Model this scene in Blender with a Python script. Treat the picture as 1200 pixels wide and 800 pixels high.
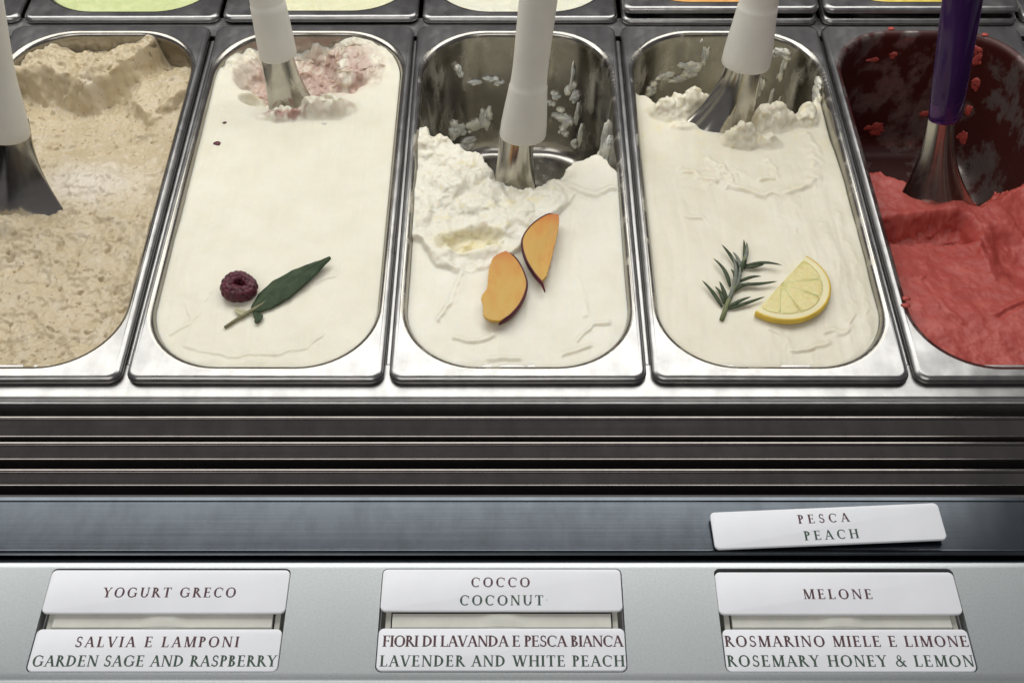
import bpy, bmesh, math, random
import numpy as np
from mathutils import Vector, Matrix, noise as mnoise

for o in list(bpy.data.objects):
    bpy.data.objects.remove(o)
R = math.radians
scene = bpy.context.scene
COL = scene.collection

# ------------------------------------------------------------------ camera
cam = bpy.data.cameras.new('camera')
cam.sensor_width = 36.0
cam.lens = 36.0 * 1325.0 / 1200.0
cam.clip_start = 0.01
cam.clip_end = 50
camo = bpy.data.objects.new('camera', cam)
COL.objects.link(camo)
camo.location = (-0.0037, -0.415, 0.570)
camo.rotation_euler = (R(90 - 52), 0, 0)
scene.camera = camo

# ------------------------------------------------------------------ world (dim shop interior)
world = bpy.data.worlds.new('World')
scene.world = world
world.use_nodes = True
bg = world.node_tree.nodes['Background']
bg.inputs[0].default_value = (0.97, 0.93, 1.0, 1)
bg.inputs[1].default_value = 0.145

# ------------------------------------------------------------------ lamps: the tube under the cabinet's canopy, plus an added front fill
def area(name, loc, rot, sx, sy, power, col):
    l = bpy.data.lights.new(name, 'AREA')
    l.shape = 'RECTANGLE'
    l.size = sx
    l.size_y = sy
    l.energy = power
    l.color = col
    o = bpy.data.objects.new(name, l)
    COL.objects.link(o)
    o.location = loc
    o.rotation_euler = rot
    return o

area('canopy_lamp', (-0.20, 0.45, 0.58), (R(-38), 0, 0), 1.50, 0.44, 7.7, (1.0, 0.99, 0.95))
area('front_fill', (-0.35, -1.10, 1.35), (R(40), 0, R(-14)), 1.6, 0.9, 9.5, (1.0, 0.97, 0.92))  # added fill from behind the camera, brightens the shaded gelato lumps

vs = scene.view_settings
vs.view_transform = 'Standard'
vs.look = 'None'
vs.gamma = 1.0
vs.use_curve_mapping = False
vs.exposure = 0.0
scene.render.engine = 'CYCLES'

# ------------------------------------------------------------------ helpers
rng = np.random.default_rng(7)
random.seed(7)


def link(name, me, mat=None, parent=None):
    o = bpy.data.objects.new(name, me)
    COL.objects.link(o)
    if mat is not None:
        me.materials.append(mat)
    if parent is not None:
        o.parent = parent
    return o


def from_bm(name, bm, mat, parent=None, smooth=True):
    bmesh.ops.recalc_face_normals(bm, faces=bm.faces[:])
    me = bpy.data.meshes.new(name)
    bm.to_mesh(me)
    bm.free()
    if smooth:
        me.polygons.foreach_set('use_smooth', [True] * len(me.polygons))
    return link(name, me, mat, parent)


def from_py(name, v, f, mat, parent=None, smooth=True):
    me = bpy.data.meshes.new(name)
    me.from_pydata([tuple(p) for p in v], [], f)
    me.update()
    if smooth:
        me.polygons.foreach_set('use_smooth', [True] * len(me.polygons))
    return link(name, me, mat, parent)


def tag(o, label=None, cat=None, group=None, kind=None):
    if label:
        o['label'] = label
    if cat:
        o['category'] = cat
    if group:
        o['group'] = group
    if kind:
        o['kind'] = kind
    return o


def empty(name, loc=(0, 0, 0)):
    o = bpy.data.objects.new(name, None)
    o.empty_display_size = 0.02
    o.location = loc
    COL.objects.link(o)
    return o


def sharp_by_angle(o, deg=40):
    bm = bmesh.new()
    bm.from_mesh(o.data)
    for e in bm.edges:
        if len(e.link_faces) == 2 and e.calc_face_angle(0) > R(deg):
            e.smooth = False
    bm.to_mesh(o.data)
    bm.free()


def rrect(x0, x1, y0, y1, r, n=8, m=1):
    """rounded rectangle outline, counter clockwise; m points along each straight side"""
    pts = []
    cs = [(x1 - r, y0 + r, -90), (x1 - r, y1 - r, 0), (x0 + r, y1 - r, 90), (x0 + r, y0 + r, 180)]
    for i, (cx, cy, a0) in enumerate(cs):
        for k in range(n + 1):
            a = R(a0 + 90 * k / n)
            pts.append((cx + r * math.cos(a), cy + r * math.sin(a)))
        nx = cs[(i + 1) % 4]
        a = R(a0 + 90)
        p = (cx + r * math.cos(a), cy + r * math.sin(a))
        q = (nx[0] + r * math.cos(R(nx[2])), nx[1] + r * math.sin(R(nx[2])))
        for k in range(1, m):
            t = k / m
            pts.append((p[0] + (q[0] - p[0]) * t, p[1] + (q[1] - p[1]) * t))
    return pts


def loft(loops, closed_loop=True, cap0=False, cap1=False):
    v, f = [], []
    n = len(loops[0])
    for L in loops:
        v += [tuple(p) for p in L]
    for i in range(len(loops) - 1):
        for j in range(n if closed_loop else n - 1):
            k = (j + 1) % n
            f.append((i * n + j, i * n + k, (i + 1) * n + k, (i + 1) * n + j))
    if cap0:
        f.append(tuple(range(n))[::-1])
    if cap1:
        b = (len(loops) - 1) * n
        f.append(tuple(range(b, b + n)))
    return v, f


def extrude_x(name, prof, x0, x1, mat, parent, closed=True, smooth=True):
    """profile of (y,z) points swept along x; long flats get holding points so that they stay flat"""
    pp_ = []
    for i, p in enumerate(prof):
        q = prof[(i + 1) % len(prof)]
        pp_.append(p)
        d = math.hypot(q[0] - p[0], q[1] - p[1])
        if d > 0.0025 and (closed or i + 1 < len(prof)):
            for t in (0.0003 / d, 1 - 0.0003 / d):
                pp_.append((p[0] + (q[0] - p[0]) * t, p[1] + (q[1] - p[1]) * t))
    prof = pp_
    v, f = [], []
    n = len(prof)
    for x in (x0, x1):
        v += [(x, p[0], p[1]) for p in prof]
    for j in range(n if closed else n - 1):
        k = (j + 1) % n
        f.append((j, k, n + k, n + j))
    if closed:
        f.append(tuple(range(n)))
        f.append(tuple(range(n, 2 * n))[::-1])
    o = from_py(name, v, f, mat, parent, smooth)
    bm = bmesh.new()
    bm.from_mesh(o.data)
    bmesh.ops.recalc_face_normals(bm, faces=bm.faces[:])
    for e in bm.edges:
        if len(e.link_faces) == 2 and e.calc_face_angle(0) > R(40):
            e.smooth = False
    bm.to_mesh(o.data)
    bm.free()
    return o


def tube(pts, radii, n=8, name='stem', mat=None, parent=None):
    loops = []
    for i, p in enumerate(pts):
        p = Vector(p)
        a = Vector(pts[max(i - 1, 0)])
        b = Vector(pts[min(i + 1, len(pts) - 1)])
        t = (b - a).normalized()
        s = t.cross(Vector((0, 0, 1)))
        if s.length < 1e-4:
            s = Vector((1, 0, 0))
        s.normalize()
        u = s.cross(t)
        r = radii[i]
        rx, rz = r if isinstance(r, tuple) else (r, r)
        loops.append([p + s * rx * math.cos(2 * math.pi * k / n) + u * rz * math.sin(2 * math.pi * k / n) for k in range(n)])
    v, f = loft(loops, True, True, True)
    return from_py(name, v, f, mat, parent)


# ------------------------------------------------------------------ numpy noise
def _hash(ix, iy, seed):
    h = (ix.astype(np.int64) * 374761393 + iy.astype(np.int64) * 668265263 + seed * 982451653) & 0xFFFFFFFF
    h = ((h ^ (h >> 13)) * 1274126177) & 0xFFFFFFFF
    h = h ^ (h >> 16)
    return (h & 0xFFFFFF) / float(0x1000000)


def perlin(x, y, seed=0):
    ix = np.floor(x)
    iy = np.floor(y)
    fx = x - ix
    fy = y - iy
    u = fx * fx * fx * (fx * (fx * 6 - 15) + 10)
    w = fy * fy * fy * (fy * (fy * 6 - 15) + 10)

    def g(dx, dy):
        a = _hash(ix + dx, iy + dy, seed) * 2 * np.pi
        return np.cos(a) * (fx - dx) + np.sin(a) * (fy - dy)
    n0 = g(0, 0) * (1 - u) + g(1, 0) * u
    n1 = g(0, 1) * (1 - u) + g(1, 1) * u
    return (n0 * (1 - w) + n1 * w) * 1.5


def fbm(x, y, f=1.0, octv=4, seed=0, gain=0.5):
    s = 0
    a = 1.0
    for k in range(octv):
        s = s + a * perlin(x * f + 13.7 * k, y * f - 7.3 * k, seed + k)
        f *= 2.03
        a *= gain
    return s


def worley(x, y, seed=0):
    ix = np.floor(x)
    iy = np.floor(y)
    best = np.full(x.shape, 9.0)
    for dx in (-1, 0, 1):
        for dy in (-1, 0, 1):
            px = ix + dx + _hash(ix + dx, iy + dy, seed)
            py = iy + dy + _hash(ix + dx, iy + dy, seed + 51)
            d = (px - x) ** 2 + (py - y) ** 2
            best = np.minimum(best, d)
    return np.sqrt(best)


def billow(x, y, f, seed=0):
    """little rounded clumps, 0..1"""
    wx = x + 0.25 / f * perlin(x * f * 1.3, y * f * 1.3, seed + 5)
    wy = y + 0.25 / f * perlin(x * f * 1.3 + 31, y * f * 1.3, seed + 6)
    return 1 - np.clip(worley(wx * f, wy * f, seed), 0, 1) ** 1.6


def sstep(a, b, x):
    t = np.clip((x - a) / (b - a), 0, 1)
    return t * t * (3 - 2 * t)


def ell(x, y, cx, cy, rx, ry, ang=0.0):
    c, s = math.cos(R(ang)), math.sin(R(ang))
    dx, dy = x - cx, y - cy
    return np.sqrt(((dx * c + dy * s) / rx) ** 2 + ((-dx * s + dy * c) / ry) ** 2)


def seg_dist(x, y, pts):
    best = np.full(x.shape, 1e3)
    for (ax, ay), (bx_, by_) in zip(pts[:-1], pts[1:]):
        dx, dy = bx_ - ax, by_ - ay
        t = np.clip(((x - ax) * dx + (y - ay) * dy) / (dx * dx + dy * dy + 1e-12), 0, 1)
        best = np.minimum(best, np.hypot(x - ax - t * dx, y - ay - t * dy))
    return best


# ------------------------------------------------------------------ materials
def mat(name):
    m = bpy.data.materials.new(name)
    m.use_nodes = True
    nt = m.node_tree
    return m, nt, nt.nodes, nt.links, nt.nodes['Principled BSDF']


def nd(nodes, typ, **kw):
    n = nodes.new(typ)
    for k, v in kw.items():
        setattr(n, k, v)
    return n


def ramp(nodes, stops):
    r = nodes.new('ShaderNodeValToRGB')
    while len(r.color_ramp.elements) < len(stops):
        r.color_ramp.elements.new(0.5)
    for e, (p, c) in zip(r.color_ramp.elements, stops):
        e.position = p
        e.color = c if len(c) == 4 else (*c, 1)
    return r


def noise_node(N, L, coord, scale, detail=4, rough=0.55, mapscale=None):
    n = nd(N, 'ShaderNodeTexNoise')
    n.inputs['Scale'].default_value = scale
    n.inputs['Detail'].default_value = detail
    n.inputs['Roughness'].default_value = rough
    src = coord
    if mapscale:
        mp = nd(N, 'ShaderNodeMapping')
        mp.inputs['Scale'].default_value = mapscale
        L.new(coord, mp.inputs['Vector'])
        src = mp.outputs[0]
    L.new(src, n.inputs['Vector'])
    return n


def simple(name, col, rough=0.5, metal=0.0, spec=0.5, var=0.08, scale=60, bump=0.0, bscale=300):
    m, nt, N, L, B = mat(name)
    tc = nd(N, 'ShaderNodeTexCoord')
    n = noise_node(N, L, tc.outputs['Object'], scale)
    r = ramp(N, [(0.3, tuple(c * (1 - var) for c in col)), (0.7, tuple(min(1, c * (1 + var)) for c in col))])
    L.new(n.outputs['Fac'], r.inputs[0])
    L.new(r.outputs[0], B.inputs['Base Color'])
    B.inputs['Roughness'].default_value = rough
    B.inputs['Metallic'].default_value = metal
    B.inputs['Specular IOR Level'].default_value = spec
    if bump:
        n2 = noise_node(N, L, tc.outputs['Object'], bscale, 3)
        b = nd(N, 'ShaderNodeBump')
        b.inputs['Strength'].default_value = bump
        b.inputs['Distance'].default_value = 0.001
        L.new(n2.outputs['Fac'], b.inputs['Height'])
        L.new(b.outputs[0], B.inputs['Normal'])
    return m


def steel(name, base=0.60, rlo=0.20, rhi=0.36, brush=(6, 400, 400), smudge=True, tint=(1, 0.985, 0.97), bumps=0.06, wavy=0.0, stain=None):
    """worn stainless steel: fine brushing, wiped smears and dull spots"""
    m, nt, N, L, B = mat(name)
    tc = nd(N, 'ShaderNodeTexCoord')
    co = tc.outputs['Object']
    B.inputs['Metallic'].default_value = 1.0
    B.inputs['Specular IOR Level'].default_value = 0.5
    br = noise_node(N, L, co, 1.0, 3, 0.6, brush)
    sm = noise_node(N, L, co, 28, 5, 0.65)
    sm2 = noise_node(N, L, co, 95, 3, 0.6, (1, 0.5, 1))
    a = nd(N, 'ShaderNodeMath', operation='MULTIPLY_ADD')
    L.new(br.outputs['Fac'], a.inputs[0])
    a.inputs[1].default_value = (rhi - rlo) * 0.8
    a.inputs[2].default_value = rlo
    rs = ramp(N, [(0.45, (0, 0, 0)), (0.72, (1, 1, 1))])
    L.new(sm.outputs['Fac'], rs.inputs[0])
    a2 = nd(N, 'ShaderNodeMath', operation='MULTIPLY_ADD')
    L.new(rs.outputs[0], a2.inputs[0])
    a2.inputs[1].default_value = 0.10 if smudge else 0.04
    L.new(a.outputs[0], a2.inputs[2])
    L.new(a2.outputs[0], B.inputs['Roughness'])
    rc = ramp(N, [(0.30, tuple(base * 0.82 * t for t in tint)), (0.62, tuple(base * t for t in tint))])
    L.new(sm2.outputs['Fac'], rc.inputs[0])
    L.new(rc.outputs[0], B.inputs['Base Color'])
    if smudge:
        # dried milky film in patches
        rm_ = ramp(N, [(0.55, (1, 1, 1)), (0.80, (0.80, 0.80, 0.80))])
        L.new(sm.outputs['Fac'], rm_.inputs[0])
        L.new(rm_.outputs[0], B.inputs['Metallic'])
    bp = nd(N, 'ShaderNodeBump')
    bp.inputs['Strength'].default_value = bumps
    bp.inputs['Distance'].default_value = 0.0006
    ad = nd(N, 'ShaderNodeMath', operation='ADD')
    L.new(br.outputs['Fac'], ad.inputs[0])
    L.new(sm.outputs['Fac'], ad.inputs[1])
    L.new(ad.outputs[0], bp.inputs['Height'])
    if wavy:
        # slightly dented, hand-worn sheet
        wn = noise_node(N, L, co, 26, 2, 0.5)
        b2 = nd(N, 'ShaderNodeBump')
        b2.inputs['Strength'].default_value = 1.0
        b2.inputs['Distance'].default_value = wavy
        L.new(wn.outputs['Fac'], b2.inputs['Height'])
        L.new(b2.outputs[0], bp.inputs['Normal'])
    L.new(bp.outputs[0], B.inputs['Normal'])
    if stain:
        # ice cream wiped over the metal and dried there
        colr, lo, hi, ms = stain
        sn = noise_node(N, L, co, 1.0, 6, 0.62, ms)
        sr = ramp(N, [(lo, (0, 0, 0)), (hi, (1, 1, 1))])
        L.new(sn.outputs['Fac'], sr.inputs[0])
        mxc = nd(N, 'ShaderNodeMix', data_type='RGBA')
        L.new(sr.outputs[0], mxc.inputs[0])
        L.new(rc.outputs[0], mxc.inputs[6])
        mxc.inputs[7].default_value = (*colr, 1)
        L.new(mxc.outputs[2], B.inputs['Base Color'])
        mm_ = nd(N, 'ShaderNodeMath', operation='MULTIPLY_ADD')
        L.new(sr.outputs[0], mm_.inputs[0])
        mm_.inputs[1].default_value = -0.8
        mm_.inputs[2].default_value = 1.0
        L.new(mm_.outputs[0], B.inputs['Metallic'])
        mr_ = nd(N, 'ShaderNodeMath', operation='MULTIPLY_ADD')
        L.new(sr.outputs[0], mr_.inputs[0])
        mr_.inputs[1].default_value = 0.25
        L.new(a2.outputs[0], mr_.inputs[2])
        L.new(mr_.outputs[0], B.inputs['Roughness'])
    return m


M_PAN = steel('pan_steel', 0.35, 0.23, 0.37, (90, 14, 30), bumps=0.03, wavy=0.0011)
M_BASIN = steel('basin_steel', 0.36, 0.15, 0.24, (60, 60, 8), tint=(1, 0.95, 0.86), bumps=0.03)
M_BASIN_CREAM = steel('basin_steel_cream', 0.38, 0.15, 0.24, (60, 60, 8), tint=(1, 0.96, 0.88), bumps=0.03, stain=((0.60, 0.57, 0.47), 0.52, 0.78, (55, 55, 22)))
M_BASIN_RED = steel('basin_steel_red', 0.34, 0.15, 0.24, (60, 60, 8), tint=(1, 0.92, 0.86), bumps=0.03, stain=((0.050, 0.009, 0.007), 0.36, 0.52, (26, 26, 20)))
M_LEDGE = steel('ledge_steel', 0.38, 0.27, 0.42, (5, 500, 500), bumps=0.02, smudge=False, wavy=0.0008)
M_LOUV = steel('louvre_steel', 0.25, 0.14, 0.22, (4, 400, 400), tint=(1.0, 0.91, 0.86), bumps=0.02, smudge=False)
M_STRIP = steel('strip_steel', 0.115, 0.18, 0.26, (4, 420, 420), tint=(0.84, 0.96, 1.10), bumps=0.03, smudge=False)
M_BLADE = steel('spatula_steel', 0.50, 0.11, 0.18, (200, 200, 10), tint=(1, 0.96, 0.86), bumps=0.03)
M_DARK = simple('cavity_black', (0.030, 0.028, 0.028), 0.6, spec=0.2)
M_TAG = simple('tag_white', (0.84, 0.86, 0.90), 0.36, spec=0.4, var=0.03, scale=40, bump=0.03, bscale=120)
M_HANDLE = simple('handle_white', (0.66, 0.64, 0.58), 0.42, spec=0.4, var=0.05, scale=35, bump=0.05, bscale=180)
M_TRAY = simple('slot_tray_grey', (0.20, 0.20, 0.18), 0.5, spec=0.3)
M_CLIP = simple('slot_clip_grey', (0.60, 0.60, 0.54), 0.45, spec=0.4, bump=0.04)
M_INK_A = simple('ink_maroon', (0.105, 0.055, 0.062), 0.6, spec=0.2, var=0.3, scale=900)
M_INK_B = simple('ink_green', (0.060, 0.095, 0.072), 0.6, spec=0.2, var=0.3, scale=900)


def panel_paint():
    m, nt, N, L, B = mat('silver_paint')
    tc = nd(N, 'ShaderNodeTexCoord')
    n = noise_node(N, L, tc.outputs['Object'], 900, 2)
    n2 = noise_node(N, L, tc.outputs['Object'], 9, 4)
    r = ramp(N, [(0.3, (0.45, 0.485, 0.49)), (0.7, (0.55, 0.585, 0.59))])
    mx = nd(N, 'ShaderNodeMath', operation='MULTIPLY_ADD')
    L.new(n2.outputs['Fac'], mx.inputs[0])
    mx.inputs[1].default_value = 0.35
    mm = nd(N, 'ShaderNodeMath', operation='MULTIPLY')
    L.new(n.outputs['Fac'], mm.inputs[0])
    mm.inputs[1].default_value = 0.65
    L.new(mm.outputs[0], mx.inputs[2])
    L.new(mx.outputs[0], r.inputs[0])
    L.new(r.outputs[0], B.inputs['Base Color'])
    B.inputs['Metallic'].default_value = 0.8
    B.inputs['Roughness'].default_value = 0.40
    b = nd(N, 'ShaderNodeBump')
    b.inputs['Strength'].default_value = 0.03
    b.inputs['Distance'].default_value = 0.0003
    L.new(n.outputs['Fac'], b.inputs['Height'])
    L.new(b.outputs[0], B.inputs['Normal'])
    return m


M_PANEL = panel_paint()


def gelato_mat(name, c0, c1, swirl=None, specks=None, rough=0.36, sss=0.55, bump=0.25, bscale=420, pore=None):
    """ice cream: mottled paste with subsurface light; 'ripple' attribute mixes the fruit swirl in"""
    m, nt, N, L, B = mat(name)
    tc = nd(N, 'ShaderNodeTexCoord')
    co = tc.outputs['Object']
    n = noise_node(N, L, co, 38, 5, 0.6)
    r = ramp(N, [(0.30, c0), (0.68, c1)])
    L.new(n.outputs['Fac'], r.inputs[0])
    out = r.outputs[0]
    if specks:
        v = nd(N, 'ShaderNodeTexVoronoi')
        v.inputs['Scale'].default_value = specks[1]
        wn = noise_node(N, L, co, specks[1] * 0.8, 3)
        mpx = nd(N, 'ShaderNodeMix', data_type='VECTOR')
        mpx.inputs[0].default_value = 0.004
        L.new(co, mpx.inputs[4])
        L.new(wn.outputs['Color'], mpx.inputs[5])
        L.new(mpx.outputs[1], v.inputs['Vector'])
        vr = ramp(N, [(0.10, (1, 1, 1)), (0.24, (0, 0, 0))])
        L.new(v.outputs['Distance'], vr.inputs[0])
        n3 = noise_node(N, L, co, 130, 2)
        r3 = ramp(N, [(0.47, (0, 0, 0)), (0.60, (1, 1, 1))])
        L.new(n3.outputs['Fac'], r3.inputs[0])
        mu = nd(N, 'ShaderNodeMath', operation='MULTIPLY')
        L.new(vr.outputs[0], mu.inputs[0])
        L.new(r3.outputs[0], mu.inputs[1])
        mx = nd(N, 'ShaderNodeMix', data_type='RGBA')
        L.new(mu.outputs[0], mx.inputs[0])
        L.new(out, mx.inputs[6])
        mx.inputs[7].default_value = (*specks[0], 1)
        out = mx.outputs[2]
    if swirl:
        at = nd(N, 'ShaderNodeAttribute')
        at.attribute_name = 'ripple'
        mx = nd(N, 'ShaderNodeMix', data_type='RGBA')
        L.new(at.outputs['Fac'], mx.inputs[0])
        L.new(out, mx.inputs[6])
        mx.inputs[7].default_value = (*swirl, 1)
        out = mx.outputs[2]
    L.new(out, B.inputs['Base Color'])
    B.inputs['Roughness'].default_value = rough
    B.inputs['Specular IOR Level'].default_value = 0.42
    B.inputs['Subsurface Weight'].default_value = sss
    B.inputs['Subsurface Radius'].default_value = (1.0, 0.8, 0.55)
    B.inputs['Subsurface Scale'].default_value = 0.0055
    b = nd(N, 'ShaderNodeBump')
    b.inputs['Strength'].default_value = bump
    b.inputs['Distance'].default_value = 0.0012
    n2 = noise_node(N, L, co, bscale, 4, 0.6)
    L.new(n2.outputs['Fac'], b.inputs['Height'])
    L.new(b.outputs[0], B.inputs['Normal'])
    return m


G_TAN = gelato_mat('hazelnut_gelato', (0.49, 0.405, 0.260), (0.585, 0.495, 0.340), specks=((0.27, 0.18, 0.095), 230), bump=0.22, bscale=300, sss=0.3, swirl=(0.63, 0.58, 0.50))
G_SAGE = gelato_mat('sage_gelato', (0.72, 0.685, 0.555), (0.765, 0.74, 0.625), swirl=(0.42, 0.26, 0.22), bump=0.16, bscale=340)
G_LAV = gelato_mat('lavender_gelato', (0.73, 0.695, 0.575), (0.785, 0.765, 0.665), swirl=(0.74, 0.66, 0.36), bump=0.14, bscale=320)
G_ROS = gelato_mat('rosemary_gelato', (0.70, 0.655, 0.515), (0.755, 0.72, 0.60), swirl=(0.76, 0.68, 0.42), bump=0.12, bscale=300)
G_RED = gelato_mat('berry_sorbet', (0.36, 0.052, 0.041), (0.43, 0.075, 0.058), bump=0.14, bscale=520, sss=0.3, rough=0.5, swirl=(0.62, 0.17, 0.13))
G_GREEN = gelato_mat('pistachio_gelato', (0.56, 0.62, 0.30), (0.64, 0.69, 0.38))
G_CREAM = gelato_mat('cream_gelato', (0.70, 0.69, 0.46), (0.76, 0.75, 0.54))
G_WHITE = gelato_mat('coconut_gelato', (0.72, 0.71, 0.57), (0.78, 0.77, 0.65))
G_ORANGE = gelato_mat('peach_gelato', (0.72, 0.36, 0.10), (0.80, 0.46, 0.16))
G_YELLOW = gelato_mat('lemon_gelato', (0.72, 0.55, 0.10), (0.80, 0.64, 0.16))

# ================================================================== the counter
XL, XR = -0.66, 0.66
counter = empty('display_counter', (0, 0, 0))
tag(counter, 'stainless steel display counter with louvred air grille and silver label panel holding the pans', 'counter')

# ledge the pan rims rest on, with a folded bead at its front
ledge_prof = [(0.016, -0.0060), (-0.0085, -0.0060), (-0.0090, -0.0064), (-0.0094, -0.0074), (-0.0104, -0.0076),
              (-0.0112, -0.0064), (-0.0116, -0.0060), (-0.0136, -0.0057), (-0.0142, -0.0062), (-0.0146, -0.0074), (-0.0148, -0.0340), (-0.0136, -0.0340),
              (-0.0132, -0.0100), (0.016, -0.0100)]
extrude_x('front_ledge', ledge_prof, XL, XR, M_LEDGE, counter)
extrude_x('middle_ledge', [(0.352, -0.0060), (0.376, -0.0060), (0.376, -0.010), (0.352, -0.010)], XL, XR, M_LEDGE, counter)
extrude_x('rear_ledge', [(0.716, -0.0060), (0.750, -0.0060), (0.750, -0.015), (0.716, -0.015)], XL, XR, M_LEDGE, counter)
for k in range(-3, 3):
    bxv = 0.165 * (k + 0.5)
    pr = []
    for a in range(0, 181, 20):
        pr.append((bxv + 0.0046 * math.cos(R(a)), -0.0098 + 0.0040 * math.sin(R(a))))
    pr += [(bxv - 0.0046, -0.022), (bxv + 0.0046, -0.022)]
    L2 = [[(p[0], y, p[1]) for p in pr] for y in (0.0165, 0.3455)]
    v, f = loft(L2, True, True, True)
    o = from_py('divider_bar', v, f, M_LEDGE, counter)
    sharp_by_angle(o, 50)
# dark tub below the pans
tv = [(XL, -0.0112, -0.24), (XR, -0.0112, -0.24), (XR, 0.75, -0.24), (XL, 0.75, -0.24),
      (XL, -0.0112, -0.03), (XR, -0.0112, -0.03), (XR, 0.75, -0.016), (XL, 0.75, -0.016)]
from_py('tub', tv, [(0, 1, 2, 3), (0, 1, 5, 4), (2, 3, 7, 6), (0, 3, 7, 4), (1, 2, 6, 5)], M_DARK, counter, False)

# air grille: four stepped louvres rising towards the label panel
grille = empty('air_grille', (0, 0, 0))
grille.parent = counter
for (yb, zb, tl, drop, ttl) in ((-0.0290, 0.0015, 0.0120, 0.0034, 0.02), (-0.0565, 0.0155, 0.0098, 0.0026, 0.02), (-0.0838, 0.0300, 0.0088, 0.0022, 0.02)):
    yf, zf = yb - tl, zb - drop
    prof = [(yb + 0.0010, zb - 0.0150), (yb + 0.0012, zb - 0.0010), (yb + 0.0006, zb - 0.00030), (yb - 0.0006, zb - 0.00013), (yb - 0.0012, zb - 0.0005), (yb - 0.0013, zb - 0.0012),
            (yf + 0.0006, zf - 0.00003), (yf + 0.0003, zf + 0.00001), (yf, zf - 0.0003),
            (yf, zf - 0.010), (yf + 0.0010, zf - 0.010), (yf + 0.0010, zf - 0.0018), (yb - 0.0005, zb - 0.0028), (yb - 0.0005, zb - 0.0150)]
    extrude_x('louvre', prof, XL, XR, M_LOUV, grille)
for x in (-0.41, -0.0497, 0.0306, 0.41):
    extrude_x('grille_rib', [(-0.0700, -0.004), (-0.0780, 0.002), (-0.0820, 0.002), (-0.0820, -0.02), (-0.0700, -0.03)], x - 0.0007, x + 0.0007, M_LOUV, grille)
extrude_x('grille_floor', [(-0.0152, -0.0200), (-0.1085, 0.0120), (-0.1085, -0.036), (-0.0152, -0.036)], XL, XR, simple('duct_grey', (0.10, 0.095, 0.095), 0.5, spec=0.3), grille)

# blue-grey steel strip with a folded rear edge and a lip in front
strip_prof = [(-0.1096, 0.0200), (-0.1090, 0.0434), (-0.1093, 0.0441), (-0.1114, 0.0444), (-0.1117, 0.0440), (-0.1119, 0.0436),
              (-0.1402, 0.0440), (-0.1406, 0.0440), (-0.1415, 0.0446), (-0.1424, 0.0456), (-0.1434, 0.0460), (-0.1443, 0.0456), (-0.1448, 0.0440), (-0.1450, 0.0415),
              (-0.1462, 0.0415), (-0.1466, 0.0440), (-0.1474, 0.0446), (-0.1484, 0.0440), (-0.1488, 0.0380),
              (-0.1488, 0.0200)]
extrude_x('steel_strip', strip_prof, XL, XR, M_STRIP, counter)

# label panel with three slots
PZ = 0.0490
panel = None
SLOTX = (-0.1755, -0.0088, 0.1584)
SW, SY0, SY1 = 0.0603, -0.2076, -0.1534


def label_panel():
    bm = bmesh.new()
    y0, y1 = -0.2105, -0.1506
    out = [(XL, y0), (XR, y0), (XR, y1), (XL, y1)]
    loops = [out] + [rrect(c - SW, c + SW, SY0, SY1, 0.0030, 5) for c in SLOTX]
    edges = []
    tops = []
    for lp in loops:
        vs_ = [bm.verts.new((p[0], p[1], PZ)) for p in lp]
        tops.append(vs_)
        for i in range(len(vs_)):
            edges.append(bm.edges.new((vs_[i], vs_[(i + 1) % len(vs_)])))
    bmesh.ops.triangle_fill(bm, edges=edges, use_beauty=True)
    # slot walls
    for vs_ in tops[1:]:
        lo = [bm.verts.new((v.co.x, v.co.y, PZ - 0.007)) for v in vs_]
        n = len(vs_)
        for i in range(n):
            j = (i + 1) % n
            bm.faces.new((vs_[i], vs_[j], lo[j], lo[i]))
    # rolled front and back edges
    a, b, c, d = tops[0]
    prev = (a, b)
    for (dy, dz) in ((-0.0016, -0.0004), (-0.0029, -0.0016), (-0.0036, -0.0034), (-0.0038, -0.03)):
        q = (bm.verts.new((XL, y0 + dy, PZ + dz)), bm.verts.new((XR, y0 + dy, PZ + dz)))
        bm.faces.new((prev[0], prev[1], q[1], q[0]))
        prev = q
    prev = (d, c)
    for (dy, dz) in ((0.0006, -0.0003), (0.0010, -0.0010), (0.0011, -0.025)):
        q = (bm.verts.new((XL, y1 + dy, PZ + dz)), bm.verts.new((XR, y1 + dy, PZ + dz)))
        bm.faces.new((prev[0], prev[1], q[1], q[0]))
        prev = q
    o = from_bm('label_panel', bm, M_PANEL, counter)
    sharp_by_angle(o, 50)
    return o


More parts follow.
